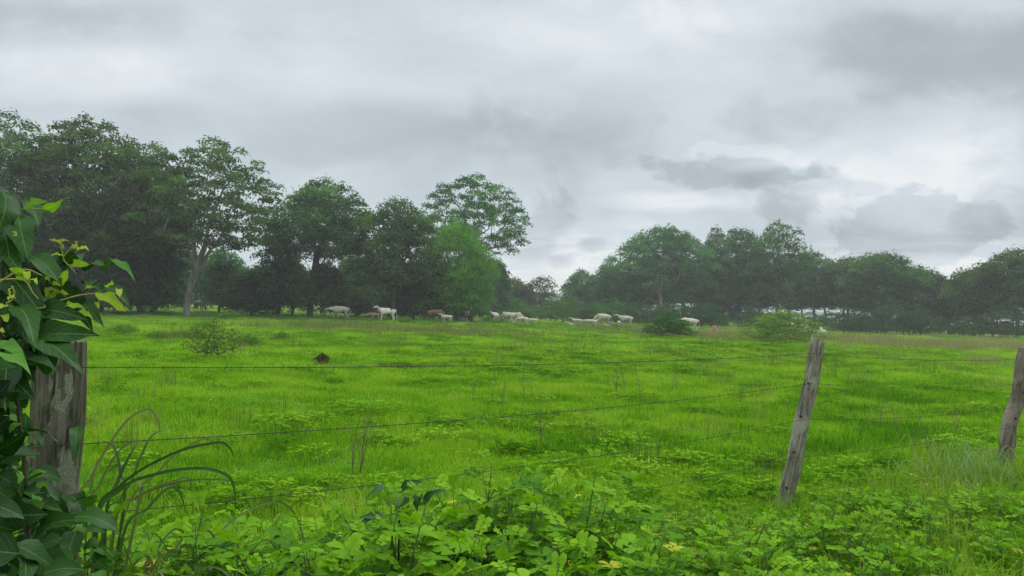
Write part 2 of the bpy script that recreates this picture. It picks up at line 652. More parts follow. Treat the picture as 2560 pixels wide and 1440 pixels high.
    wm = wood.mesh('trunk', bark or M_BARK, True)
    cm = crown.mesh('crown', mat or M_TREE) if crown.n else None
    return wm, cm


TREE_DIM = {}


def plant(name, meshes, px, d, label, cat='tree', group=None, scale=1.0, rot=None, part='trunk', sx=None, dx=0.0):
    x = col_x(px, d) + dx
    o = link(name, None, loc=(x, d, float(gz(x, d))))
    s = scale if sx is None else 1
    o.scale = (scale, scale, scale) if sx is None else (sx, sx, scale)
    o.rotation_euler = (0, 0, RNG.uniform(0, 2 * PI) if rot is None else rot)
    tag(o, label, cat, group)
    link(part, meshes[0], o)
    if meshes[1] is not None:
        link('crown' if part == 'trunk' else 'foliage', meshes[1], o)
    return o


def hgt(px, top, d):
    """Height above ground of something whose top is seen at row top, at distance d."""
    return CAMH + (hz(px) - top) / F * d


def wid(p, d):
    return p / F * d

# ------------------------------------------------------------------ the woods
import time as _t
_t0 = _t.time()
WL = 'trees of the wood behind the cattle on the left'
WR = 'trees of the hazy wood on the right'
# px, distance, top row, half width px, crown bottom px row, seed, label, options
FRONT = [
    (5, 74, 272, 150, 640, 11, 'tree with a wispy thin grey green top at the left edge of the picture', dict(lump=.35, mat='dull', nclump=190, per=70, bark='pale')),
    (205, 77, 272, 175, 620, 12, 'tallest broad tree of the left wood with pale forked limbs showing in its crown', dict(nclump=230, bark='pale', fork=6.0, r0=.36, lump=.2)),
    (352, 84, 338, 122, 640, 13, 'rounded tree filling the notch between the tallest tree and the open layered one', dict(nclump=150)),
    (468, 78, 335, 190, 610, 14, 'open layered tree on a pale leaning trunk that forks low', dict(nclump=150, fork=4.9, r0=.36, bark='pale', lump=.35, lean=(2.2, 0), flat=.5, per=70, rot=0, shell=.35)),
    (775, 90, 432, 140, 640, 15, 'broad tree with a dark wide forked limb showing sky behind it', dict(nclump=150, fork=8.2, r0=.38, lump=.2, lean=(1.2, 0), rot=.4)),
    (985, 87, 484, 100, 690, 16, 'round topped tree on a straight dark trunk left of the bright green tree', dict(nclump=110, fork=6.0, r0=.26)),
    (1170, 110, 426, 142, 625, 17, 'tall airy tree whose crown stands above and behind the bright green tree', dict(nclump=195, fork=11.0, r0=.35, lump=.4, per=66, shell=.6, clump=1.2, flat=.6, rot=1.0)),
    (1140, 92, 541, 93, 755, 18, 'bright fresh green tree with drooping dense foliage at the right end of the left wood', dict(nclump=190, clump=1.15, mat='fresh', droop=.6, long=.34, leaf=.33, lump=.08, per=75, flat=.8, low=.55, bark='bark', shell=.7)),
    (1238, 140, 640, 36, 760, 19, 'narrow dark tree tucked behind the right side of the bright green tree', dict(nclump=60, low=.6)),
    (1285, 158, 688, 45, 770, 20, 'low rounded tree just left of the gap in the trees', dict(nclump=60)),
    (1352, 158, 676, 46, 765, 21, 'thin open tree at the left edge of the gap in the trees', dict(nclump=55, per=45, lump=.4)),
    (1450, 165, 668, 52, 770, 22, 'low spreading tree at the right edge of the gap in the trees', dict(nclump=70, low=.5)),
    (1520, 160, 648, 50, 760, 23, 'low tree on the left shoulder of the right wood', dict(nclump=70, low=.5)),
    (1658, 150, 556, 122, 715, 24, 'wide dome shaped tree behind the bare tree', dict(nclump=200, lump=.15, low=.4, fork=5)),
    (1785, 162, 560, 30, 690, 25, 'small dark tree top peeping between two big crowns', dict(nclump=40, lump=.3)),
    (1848, 150, 558, 75, 715, 26, 'dense tree merging with the airy crown beside it', dict(nclump=110, low=.5)),
    (1945, 142, 540, 76, 680, 27, 'tall airy tree with sky showing through its branching right half', dict(nclump=100, per=50, lump=.3, shell=.6, fork=8)),
    (2035, 150, 618, 55, 730, 28, 'low tree filling the dip right of the tall airy crown', dict(nclump=70, low=.5)),
    (2120, 140, 632, 70, 730, 29, 'flat topped tree left of the long rounded crown', dict(nclump=90, low=.5)),
    (2205, 134, 620, 90, 740, 30, 'long rounded tree in the middle of the right end of the wood', dict(nclump=130, low=.5, lump=.15)),
    (2300, 134, 660, 66, 745, 31, 'tree whose crown slopes down towards the right', dict(nclump=90, low=.55)),
    (2372, 132, 690, 48, 750, 32, 'lowest crown in the right wood before the tree at the right edge', dict(nclump=60, low=.55)),
    (2435, 124, 660, 55, 745, 33, 'bushy tree leaning against the tall tree at the right edge', dict(nclump=80, low=.5)),
    (2540, 118, 612, 92, 730, 34, 'tall tree cut by the right edge of the picture', dict(nclump=130, lump=.3, per=65)),
    # understorey of the left wood
    (90, 82, 560, 110, 740, 41, 'dark bushy tree low down near the left edge', dict(nclump=110, low=.7, stems=3)),
    (250, 80, 520, 110, 740, 42, 'dense dark tree under the tallest crown', dict(nclump=130, low=.7, stems=2)),
    (370, 86, 560, 90, 750, 43, 'dark bushy tree left of the pale leaning trunk', dict(nclump=110, low=.7, stems=2)),
    (550, 96, 600, 50, 735, 44, 'slender dark tree just right of the pale leaning trunk', dict(nclump=45, r0=.13)),
    (592, 104, 640, 40, 740, 45, 'thin dark trunked tree in the second rank', dict(nclump=35, r0=.12)),
    (628, 92, 660, 60, 752, 46, 'rounded low green tree between two thin trunks', dict(nclump=70, low=.8, r0=.12)),
    (690, 92, 560, 55, 735, 47, 'small tree on a straight dark pole of a trunk', dict(nclump=55, r0=.17, fork=6)),
    (727, 98, 640, 50, 745, 48, 'thin twin stemmed tree beside the wide forked tree', dict(nclump=45, r0=.12, stems=2)),
    (812, 90, 640, 45, 745, 49, 'young tree on a thin pale trunk by the walking grey cow', dict(nclump=45, r0=.11, bark='pale')),
    (880, 104, 640, 70, 762, 50, 'dense dark tree behind the walking grey cow', dict(nclump=90, low=.9, stems=2)),
    (945, 108, 660, 60, 765, 51, 'dark bushy tree behind the calf with a tan body', dict(nclump=80, low=.9, stems=2)),
    (1040, 90, 640, 70, 765, 52, 'many stemmed bushy tree fanning up from a reddish mound', dict(nclump=90, low=.8, stems=5, r0=.07, fork=1.2)),
    (1130, 112, 660, 90, 772, 53, 'dark tree in the shade behind the bright green one', dict(nclump=90, low=.9, stems=2)),
]
MATS = {'dull': M_TREE_DULL, 'fresh': M_TREE_FRESH, 'pale': M_BARK_PALE, 'bark': M_BARK}
protos = []
for (px, d, top, hw, cb, seed, label, op) in FRONT:
    op = dict(op)
    rot = op.pop('rot', None)
    for k in ('mat', 'bark'):
        if k in op:
            op[k] = MATS[op[k]]
    H = hgt(px, top, d)
    R = wid(hw * (1.22 if px > 1400 and seed != 27 else 1.1), d)
    zb = max(0.8, hgt(px, cb + (36 if px > 1400 and seed not in (27,) else (22 if seed not in (14, 15, 17) else 0)), d))
    cl = op.get('clump', 1.3 if d < 115 else 1.7)
    R = max(R - cl * 0.45, R * .6)
    op['clump'] = cl
    op['per'] = int(op.get('per', 85) * 1.5)
    if seed not in (17, 27, 21):
        op['nclump'] = int(op.get('nclump', 130) * 1.35)
    op.setdefault('leaf', 0.36 if d < 115 else 0.50)
    op.setdefault('flat', 0.75)
    op.setdefault('low', .5)
    op.setdefault('tvar', .30)
    ms = grow(seed, H, R, zb, **op)
    g = WL if px < 1400 else WR
    plant('broadleaf_tree', ms, px, d, label, group=g, rot=rot)
    if 12 < seed < 35 and seed not in (14, 17, 18, 19, 25):
        protos.append((ms, H, R))
print('front trees', _t.time() - _t0)

# bare tree on a tan trunk in front of the dome
ms = grow(77, hgt(1652, 600, 142), 3.6, 6.0, fork=5.5, r0=.34, nclump=60, per=12, leaf=.3, bare=.8, bark=M_BARK_TAN, shell=.2)
plant('bare_tree', ms, 1652, 142, 'nearly leafless tree on a tan trunk in front of the wide dome shaped tree', group=WR, rot=1.0)

# second ranks, seen only between the front trees
G2 = 'second rank trees seen between the trunks'
rr = np.random.default_rng(5)


LAND = [(5, 'the tree at the left edge'), (205, 'the tallest tree of the left wood'), (345, 'the notch left of the layered tree'), (468, 'the pale leaning trunk'), (560, 'the gap right of the pale leaning trunk'),
        (690, 'the dark pole trunked tree'), (775, 'the wide forked tree'), (850, 'the walking grey cow'), (938, 'the tan calf'), (985, 'the straight dark trunk'), (1070, 'the many stemmed tree'),
        (1178, 'the bright green tree'), (1238, 'the narrow dark tree'), (1300, 'the pair of overlapping cows'), (1352, 'the thin open tree by the gap'), (1400, 'the gap in the trees'), (1450, 'the calves left of the big grazing cow'),
        (1510, 'the big grazing cow'), (1563, 'the horned cow'), (1652, 'the tan trunked bare tree'), (1725, 'the pale cow by the layered bush'), (1785, 'the red termite mound'), (1848, 'the dense right hand crown beside the airy one'),
        (1945, 'the big feathery bush'), (2045, 'the top of the leaning post'), (2120, 'the flat topped tree'), (2205, 'the long rounded tree'), (2300, 'the down sloping crown'), (2372, 'the lowest crown of the right wood'),
        (2435, 'the bushy tree near the right edge'), (2540, 'the tall tree at the right edge')]


def near(px):
    """Words for where a column of the photograph is: left of, right of or in line with the closest landmark."""
    p_, n_ = min(LAND, key=lambda l_: abs(l_[0] - px))
    return ('in line with ' if abs(px - p_) < 12 else ('just left of ' if px < p_ else 'just right of ')) + n_


def cutw(t_):
    return ' '.join(t_.split()[:16])


for px in range(-60, 1220, 62):
    ms, H, R = protos[rr.integers(len(protos))]
    d = rr.uniform(118, 165)
    top = rr.uniform(470, 560) if px < 400 else (rr.uniform(650, 700) if 540 < px < 700 else rr.uniform(600, 670))
    h = hgt(px, top, d)
    plant('broadleaf_tree', ms, px + rr.uniform(-15, 15), d, cutw('dark second rank tree seen ' + near(px)), group=G2, scale=h / H)
for px in range(1430, 2620, 48):
    ms, H, R = protos[rr.integers(len(protos))]
    d = rr.uniform(165, 200)
    top = np.interp(px, [1430, 1560, 1650, 2060, 2200, 2350, 2450, 2600], [705, 680, 625, 640, 665, 700, 700, 670]) + rr.uniform(-15, 25)
    h = hgt(px, top, d)
    plant('broadleaf_tree', ms, px + rr.uniform(-15, 15), d, cutw('dark hazy tree behind the right wood ' + near(px)), group='second rank trees behind the right wood', scale=h / H)

# shrubs: a few shapes, copied
shd = []
shr = []
for k in range(5):
    shr.append(grow(200 + k, 2.2 + .25 * k, 1.7, 0.35, fork=.3, r0=.05, nclump=46, clump=.5, leaf=.15, per=70, mat=M_BUSH,
                    low=.9, stems=4, lump=.35, flat=.6))
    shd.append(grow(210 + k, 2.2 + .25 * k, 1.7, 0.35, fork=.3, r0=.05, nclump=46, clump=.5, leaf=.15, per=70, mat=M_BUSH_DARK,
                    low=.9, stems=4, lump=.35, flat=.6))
for px in range(-60, 1225, 36):
    far_ = rr.random() < .72
    d = rr.uniform(150, 185) if far_ else rr.uniform(96, 120)
    h = rr.uniform(4.0, 6.5) if far_ else rr.uniform(.9, 2.0)
    pq = px + rr.uniform(-14, 14)
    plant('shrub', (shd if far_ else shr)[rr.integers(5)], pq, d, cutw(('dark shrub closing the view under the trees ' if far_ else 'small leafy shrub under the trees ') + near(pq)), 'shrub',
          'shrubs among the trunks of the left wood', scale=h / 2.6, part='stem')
for px in range(1225, 1560, 22):
    d = rr.uniform(118, 150)
    h = hgt(px, rr.uniform(742, 765), d)
    plant('shrub', shr[rr.integers(5)], px + rr.uniform(-8, 8), d, cutw('soft green shrub of the low thicket ' + near(px)), 'shrub',
          'shrubs of the thicket below the gap', scale=h / 2.5, part='stem')
for px in range(1560, 2620, 26):
    d = rr.uniform(112, 132) - max(0, (px - 2000)) * 0.012
    h = rr.uniform(2.2, 4.8)
    if 1818 < px < 1862 or 1985 < px < 2025 or 2290 < px < 2318:
        h = 1.3
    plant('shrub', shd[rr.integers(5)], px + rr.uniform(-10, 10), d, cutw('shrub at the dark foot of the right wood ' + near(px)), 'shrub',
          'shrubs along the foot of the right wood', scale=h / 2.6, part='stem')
print('woods', _t.time() - _t0)

# ------------------------------------------------------------------ grass
def scatter_points(bands, seed, keep=None, pxr=(-700, 3250)):
    """Random ground points in front of the camera: rows of (x, y) per distance band (d0, d1, per square metre)."""
    rng = np.random.default_rng(seed)
    out, sc = [], []
    al, ar = col_x(pxr[0], 1.0), col_x(pxr[1], 1.0)
    for d0, d1, dens, s in bands:
        area = (ar - al) * (d1 * d1 - d0 * d0) / 2
        n = int(area * dens)
        y = np.sqrt(rng.uniform(d0 * d0, d1 * d1, n))
        x = rng.uniform(al, ar, n) * y
        out.append(np.stack([x, y], -1))
        sc.append(np.full(n, s))
    return np.concatenate(out), np.concatenate(sc), rng


def instancer(name, xy, scl, shade, rng, protos_, label, z=None, lean=0.05, cat='grass'):
    """One object whose points carry small clumps through geometry nodes (uncountable ground cover only)."""
    n = len(xy)
    me = bpy.data.meshes.new(name)
    me.vertices.add(n)
    zz_ = gz(xy[:, 0], xy[:, 1]) if z is None else z
    me.vertices.foreach_set('co', np.stack([xy[:, 0], xy[:, 1], zz_], -1).astype(np.float32).ravel())
    rot = np.stack([rng.normal(size=n) * lean, rng.normal(size=n) * lean, rng.uniform(0, 2 * PI, n)], -1)
    me.attributes.new('rot', 'FLOAT_VECTOR', 'POINT').data.foreach_set('vector', rot.astype(np.float32).ravel())
    me.attributes.new('scl', 'FLOAT_VECTOR', 'POINT').data.foreach_set('vector', scl.astype(np.float32).ravel())
    me.attributes.new('shade', 'FLOAT', 'POINT').data.foreach_set('value', shade.astype(np.float32))
    me.attributes.new('pick', 'INT', 'POINT').data.foreach_set('value', rng.integers(0, len(protos_), n).astype(np.int32))
    for m_ in protos_[0].materials:
        me.materials.append(m_)
    o = link(name, me)
    tag(o, label, cat, kind='stuff')
    pc_ = bpy.data.collections.new(name + '_clumps')
    for i_, pm in enumerate(protos_):
        po = bpy.data.objects.new('%s_clump_%02d' % (name, i_), pm)
        pc_.objects.link(po)
    g = bpy.data.node_groups.new(name, 'GeometryNodeTree')
    g.interface.new_socket('Geometry', in_out='INPUT', socket_type='NodeSocketGeometry')
    g.interface.new_socket('Geometry', in_out='OUTPUT', socket_type='NodeSocketGeometry')
    N, Lk = g.nodes, g.links
    gi, go = N.new('NodeGroupInput'), N.new('NodeGroupOutput')
    ip = N.new('GeometryNodeInstanceOnPoints')
    ci = N.new('GeometryNodeCollectionInfo')
    ci.inputs['Collection'].default_value = pc_
    ci.inputs['Separate Children'].default_value = True
    ci.inputs['Reset Children'].default_value = True
    ip.inputs['Pick Instance'].default_value = True

    def attr(nm, typ):
        a_ = N.new('GeometryNodeInputNamedAttribute')
        a_.data_type = typ
        a_.inputs['Name'].default_value = nm
        return a_.outputs['Attribute']
    Lk.new(gi.outputs[0], ip.inputs['Points'])
    Lk.new(ci.outputs[0], ip.inputs['Instance'])
    Lk.new(attr('pick', 'INT'), ip.inputs['Instance Index'])
    Lk.new(attr('rot', 'FLOAT_VECTOR'), ip.inputs['Rotation'])
    Lk.new(attr('scl', 'FLOAT_VECTOR'), ip.inputs['Scale'])
    Lk.new(ip.outputs[0], go.inputs[0])
    md = o.modifiers.new('clumps', 'NODES')
    md.node_group = g
    return o


def blade_tuft(seed, n, R, h0, h1, width, mat, bend=0.5, stems=0):
    rng = np.random.default_rng(seed)
    acc = Acc()
    r = R * np.sqrt(rng.random(n)); a = rng.uniform(0, 2 * PI, n)
    base = np.stack([r * np.cos(a), r * np.sin(a), np.full(n, -0.01)], -1)
    h = rng.uniform(h0, h1, n)
    d = rng.uniform(0, 2 * PI, n)
    out = np.stack([np.cos(d), np.sin(d), np.zeros(n)], -1)
    side = np.stack([-np.sin(d), np.cos(d), np.zeros(n)], -1)
    w_ = width * rng.uniform(0.6, 1.3, n)[:, None]
    bn = bend * rng.uniform(0.2, 1.2, n)
    up = np.array([0, 0, 1.0])
    m1 = base + up * (h * 0.55)[:, None] + out * (h * bn * 0.25)[:, None]
    tip = base + up * (h * (1 - 0.25 * bn))[:, None] + out * (h * bn * 0.9)[:, None]
    V = np.stack([base - side * w_ / 2, base + side * w_ / 2, m1 + side * w_ * .42, m1 - side * w_ * .42, tip], 1).reshape(-1, 3)
    i0 = np.arange(n)[:, None] * 5
    tint = np.repeat(np.clip(0.5 + rng.normal(size=n) * 0.34, 0, 1), 5)
    acc.add(V, i0 + np.array([[0, 1, 2, 3]]), tint)
    acc.f.setdefault(3, []).append(i0 + np.array([[3, 2, 4]]))
    return acc.mesh('tuft', mat)


def leafy_tuft(seed, n, R, h0, h1, size, mat, stalk=True):
    """Low broad-leaved weed patch: short stalks with small rounded leaves in threes."""
    rng = np.random.default_rng(seed)
    acc = Acc()
    for k in range(n):
        r = R * math.sqrt(rng.random()); a = rng.uniform(0, 2 * PI)
        h = rng.uniform(h0, h1) * (1 - 0.4 * r / R)
        c = np.array([r * math.cos(a), r * math.sin(a), h])
        s = size * rng.uniform(0.6, 1.3)
        tt = np.clip(0.5 + rng.normal() * 0.25, 0, 1)
        a2 = rng.uniform(0, 2 * PI)
        if stalk:
            tube(acc, [[c[0] * .8, c[1] * .8, -.01], c], [s * .05, s * .03], 3, tt * 0.6, cap=False)
        for j in range(3):
            th = a2 + j * 2.2
            u = np.array([math.cos(th), math.sin(th), rng.uniform(-.25, .25)])
            v = np.array([-math.sin(th), math.cos(th), rng.uniform(-.3, .3)])
            V = [c, c + u * s * .45 + v * s * .33, c + u * s * .85 + v * s * .3, c + u * s, c + u * s * .85 - v * s * .3, c + u * s * .45 - v * s * .33]
            acc.add(V, [tuple(range(6))], tt)
    return acc.mesh('weed', mat)


GR = [(0.0, (0.032, 0.140, 0.006)), (0.35, (0.118, 0.290, 0.008)), (0.65, (0.212, 0.400, 0.013)), (1.0, (0.320, 0.440, 0.045))]
M_GRASS = leaf_mat('grass_blades', None, GR, 0.42, 0.0, 0.5, inst=True, tcol=(1.3, 1.35, 0.6))
M_WEED = leaf_mat('low_weed_leaves', None, [(0.0, (0.03, 0.12, 0.006)), (0.5, (0.11, 0.26, 0.009)), (1.0, (0.21, 0.37, 0.025))], 0.35, 0.0, 0.6, inst=True)
M_DRY = leaf_mat('dry_grass_blades', None, [(0.0, (0.07, 0.11, 0.03)), (0.5, (0.19, 0.19, 0.08)), (1.0, (0.32, 0.27, 0.17))], 0.3, 0.0, inst=True)


_TAB = np.random.default_rng(99).random((256, 256))


def vnoise(x, y):
    xi, yi = np.floor(x).astype(int), np.floor(y).astype(int)
    fx, fy = x - xi, y - yi
    fx, fy = fx * fx * (3 - 2 * fx), fy * fy * (3 - 2 * fy)
    g_ = lambda a_, b_: _TAB[a_ & 255, b_ & 255]
    return ((g_(xi, yi) * (1 - fx) + g_(xi + 1, yi) * fx) * (1 - fy) + (g_(xi, yi + 1) * (1 - fx) + g_(xi + 1, yi + 1) * fx) * fy)


def nsin(x, y, s):
    """Smooth value noise in 0..1 (two octaves)."""
    a_ = vnoise(x * s * 1.2 + 31.7, y * s * 1.2 + 11.3)
    b_ = vnoise((x * .8 + y * .6) * s * 2.7 + 3.1, (y * .8 - x * .6) * s * 2.7 + 57.9)
    return np.clip(.5 + ((a_ - .5) * 1.0 + (b_ - .5) * .6) * 1.15, 0, 1)


def spots(x, y, lst):
    s = np.zeros_like(x)
    for (px, py, rx, ry) in lst:       # patches of the pasture, given by where the photo shows them on the ground
        d = CAMH / -ray(px, py)[2]
        cx = ray(px, py)[0] * d
        k = d / F
        d2 = CAMH / -ray(px, py + ry)[2]
        s = np.maximum(s, np.exp(-((x - cx) / (rx * k)) ** 2 - ((y - d) / max(abs(d - d2), .2)) ** 2))
    return s


LUSH = [(1300, 1060, 90, 30), (1560, 1112, 90, 28), (1290, 1130, 110, 20), (1420, 1150, 110, 22), (1640, 1160, 80, 22), (1740, 1150, 60, 20),
        (1860, 1050, 110, 22), (1300, 905, 90, 8), (1560, 920, 60, 8), (540, 948, 60, 8), (690, 945, 50, 7), (630, 975, 50, 6),
        (740, 1120, 60, 16), (790, 1060, 50, 12), (400, 845, 90, 8), (2350, 985, 130, 14), (2240, 1010, 50, 10), (2480, 990, 100, 12),
        (1760, 1180, 60, 18), (2100, 1140, 80, 18), (2300, 1110, 90, 16), (1900, 1160, 50, 16), (860, 850, 60, 6), (1500, 855, 60, 6)]
BAND_G = [(3.6, 9, 26, 1.0), (9, 18, 16, 1.25), (18, 34, 6.0, 2.0), (34, 62, 2.3, 3.2), (62, 110, 0.8, 5.2), (110, 260, .12, 9.0)]
xy, s, rng = scatter_points(BAND_G, 31)
keep = (xy[:, 1] > 62) | (xy[:, 1] > 4.2 + 0 * xy[:, 0]) | (xy[:, 0] > 0.5)
xy, s = xy[keep], s[keep]
x_, y_ = xy.T
lush = spots(x_, y_, LUSH)
n1, n2 = nsin(x_, y_, 0.35), nsin(x_ + 9, y_ * 1.4, 1.6)
n3 = nsin(x_ * .5, y_ * .4, .18)
n5 = nsin(x_ + 4, y_ + 7, 3.2)
lush = lush * np.clip(n5 * 1.8 - .2, 0, 1)
tus = np.clip((n5 - .60) * 5, 0, 1) * (nsin(x_ + 20, y_, .4) > .42)
shade = 0.62 + 0.30 * (n1 - .5) + 0.24 * (n2 - .5) + 0.20 * (n3 - .5) + rng.normal(size=len(s)) * 0.13 - 0.30 * lush - .18 * tus
rgt = np.clip((x_ - 1.5) / 3, 0, 1) * np.clip(1 - (y_ - 16) / 8, 0, 1)
n4 = nsin(x_ * 1.0 + 3, y_ * 1.3, 2.6)
shade += -.36 * rgt * np.clip((n4 - .5) * 2.2, -.3, 1) - .05 * rgt
shade += 0.05 * np.clip((y_ - 20) / 40, 0, 1)
hh = (0.72 + .55 * tus + .8 * rgt * (n4 > .6) + 0.55 * n1 + 0.5 * (n2 > .62) + 0.9 * lush) * rng.uniform(0.75, 1.25, len(s))
hh *= np.where(y_ > 62, .45, .78)
scl = np.stack([s, s, hh * (0.85 + 0.15 * s)], -1)
tufts = [blade_tuft(400 + k, 130, 0.27, 0.04, 0.115, 0.0058, M_GRASS, bend=.95) for k in range(8)]
instancer('grass', xy, scl, np.clip(shade, 0, 1), rng, tufts, 'short bright green pasture grass')

# broad-leaved ground cover in patches
xy, s, rng = scatter_points([(3.9, 9, 9, 1.0), (9, 18, 5, 1.2), (18, 36, 2.2, 1.9), (36, 70, 1.0, 3.2), (70, 112, .55, 4.5)], 32)
x_, y_ = xy.T
n1, n2 = nsin(x_ + 5, y_, 0.22), nsin(x_, y_ + 3, 0.9)
fence_near = np.clip(1 - np.abs(y_ - (4.4 + x_ * 0.9)) / 1.6, 0, 1)
dens = 0.10 + 0.9 * (n1 * n2 > 0.42) + 0.8 * fence_near + 1.0 * ((y_ > 64) & (y_ < 112)) * (x_ < 25) * .8 + (y_ < 7) * (x_ > 1.0) * .7
lc = spots(x_, y_, [(700, 1270, 260, 60), (1550, 890, 420, 18), (1900, 870, 220, 14), (900, 855, 200, 12), (1250, 925, 260, 10)])
dens = dens * .55 + lc + .20 * (nsin(x_ + 40, y_, 1.1) > .52) * (y_ > 8) * (y_ < 66)
k = rng.random(len(s)) < dens
k &= ~((y_ < 4.3) & (x_ < 0.3))
xy, s = xy[k], s[k]
x_, y_ = xy.T
shade = 0.55 + .6 * (nsin(x_, y_, .8) - .5) + rng.normal(size=len(s)) * 0.16 - .25 * (y_ > 66)
hh = rng.uniform(0.7, 1.3, len(s)) * (1 - .1 * (y_ > 66)) 
weeds = [leafy_tuft(500 + i_, 46, 0.28, 0.05, 0.17, 0.036, M_WEED) for i_ in range(6)]
instancer('ground_cover', xy, np.stack([s, s, hh * (0.8 + .2 * s)], -1), np.clip(shade, 0, 1), rng, weeds,
          'low broad leaved weeds spreading through the pasture', cat='ground cover')

# taller grass on the verge, thick at the lower right
M_VERGE = leaf_mat('verge_grass_blades', None, [(0.0, (0.05, 0.14, 0.01)), (0.5, (0.15, 0.30, 0.018)), (0.85, (0.27, 0.38, 0.05)), (1.0, (0.34, 0.32, 0.12))], 0.4, 0.0, inst=True)
xy, s, rng = scatter_points([(2.9, 8.0, 40, 1.0)], 35)
x_, y_ = xy.T
pxq = 1280 + (x_ / y_) * F
k = (pxq > 1750) & (y_ < 4.6 + .72 * x_) & (rng.random(len(s)) < np.clip((pxq - 1700) / 700, .12, 1) * (.35 + .9 * nsin(x_, y_, 1.2)))
k |= (y_ > 3.2) & (y_ < 6) & (pxq < 1750) & (rng.random(len(s)) < .10)
xy, s = xy[k], s[k]
x_, y_ = xy.T
vt = [blade_tuft(640 + i_, 50, 0.16, 0.15, 0.40, 0.006, M_VERGE, bend=.8) for i_ in range(6)]
instancer('verge_grass', xy, np.stack([s, s, rng.uniform(.55, 1.05, len(s))], -1), np.clip(.45 + rng.normal(size=len(s)) * .2, 0, 1), rng, vt,
          'longer arching grass on the verge at the lower right')

# seeding brownish grass below the right wood and in front of the left one
xy, s, rng = scatter_points([(5, 12, 3.0, .5), (12, 26, 1.6, .8), (26, 48, 1.6, 1.6), (48, 80, 1.3, 2.2), (80, 118, .6, 3.0)], 33)
x_, y_ = xy.T
sp = spots(x_, y_, [(2250, 862, 330, 9), (2500, 875, 150, 9), (1850, 845, 160, 8), (1700, 840, 120, 6), (1080, 830, 200, 8), (830, 818, 150, 6), (1560, 822, 120, 6), (450, 850, 60, 5), (2100, 848, 100, 8)])
k = rng.random(len(s)) < np.clip(sp * 1.2 * np.where(y_ > 70, .5, 1) + 0.04 + .03 * (y_ < 26) * (nsin(x_ + 3, y_ + 8, .7) > .58) + .08 * (y_ > 75) * (nsin(x_, y_, .3) > .5), 0, 1)
xy, s, sp = xy[k], s[k], sp[k]
x_, y_ = xy.T
right = np.clip((x_ - 8) / 12, 0, 1)
dry = [blade_tuft(600 + i_, 46, 0.35, 0.25, 0.6, 0.007, M_DRY, bend=.35) for i_ in range(5)]
instancer('dry_grass', xy, np.stack([s, s, rng.uniform(.6, 1.2, len(s)) * (1 + .25 * right)], -1),
          np.clip(.28 + .42 * right + rng.normal(size=len(s)) * .18, 0, 1), rng, dry, 'thin brownish seeding grass in bands near the trees')
print('grass', _t.time() - _t0)

# ------------------------------------------------------------------ single plants and mounds in the pasture
def ground_at(px, py):
    v = ray(px, py)
    d = CAMH / -v[2]
    return v[0] * d, d


M_TWIG = solid_mat('twigs', (0.07, 0.065, 0.035), (0.15, 0.13, 0.08), 9.0)
M_DEAD = leaf_mat('dead_leaves', (0.04, 0.04, 0.02), (0.12, 0.095, 0.06), 0.15, 0.0)
M_SPARSE = leaf_mat('fine_leaves', (0.05, 0.10, 0.02), (0.12, 0.22, 0.04), 0.35, 0.0)
M_FERNY = leaf_mat('feathery_leaves', (0.075, 0.17, 0.03), (0.19, 0.32, 0.05), 0.35, 0.0)
M_FERNY_D = leaf_mat('feathery_dark_leaves', (0.03, 0.085, 0.025), (0.075, 0.18, 0.04), 0.35, 0.0)

ms = grow(301, 1.05, .62, .12, fork=.12, r0=.012, nclump=120, clump=.12, leaf=.040, per=36, mat=M_SPARSE, bark=M_TWIG, stems=4, shell=.2, flat=.7, low=.6)
x, d = ground_at(535, 908)
o = plant('thorn_bush', ms, 535, d, 'small twiggy see-through bush standing alone in the pasture near the lichen covered post', 'bush', part='stem')
ms = grow(302, 1.95, 1.75, .2, fork=.3, r0=.03, wob=.5, nclump=110, clump=.42, leaf=.12, per=60, mat=M_FERNY_D, bark=M_TWIG, stems=5, low=.9, lump=.6, flat=.4, shell=.3)
x, d = ground_at(1672, 846)
plant('bush', ms, 1672, d, 'dark green layered bush with a pale calf half hidden behind it', 'bush', part='stem', rot=0.5)
ms = grow(303, 2.3, 2.5, .2, fork=.3, r0=.03, wob=.5, nclump=170, clump=.42, leaf=.11, per=62, mat=M_FERNY, bark=M_TWIG, stems=6, low=.9, lump=.6, flat=.38, shell=.2, lean=(-.7, 0))
x, d = ground_at(1950, 862)
plant('bush', ms, 1950, d, 'big feathery yellow green bush behind the leaning post', 'bush', part='stem', rot=2.0)
ms = grow(304, .26, .17, .03, fork=.03, r0=.012, nclump=40, clump=.07, leaf=.045, per=40, mat=M_DEAD, bark=M_TWIG, stems=5, low=1, flat=.8)
x, d = ground_at(811, 916)
plant('dead_weed', ms, 811, d, 'small round dead brown weed alone on the bright grass', 'weed', part='stem')
M_CLUMP = leaf_mat('weed_clump_leaves', (0.05, 0.13, 0.02), (0.13, 0.27, 0.03), 0.35, 0.0)
small = grow(305, .42, .45, .03, fork=.05, r0=.008, nclump=40, clump=.12, leaf=.06, per=36, mat=M_CLUMP, bark=M_TWIG, stems=5, low=1, flat=.7, lump=.9)
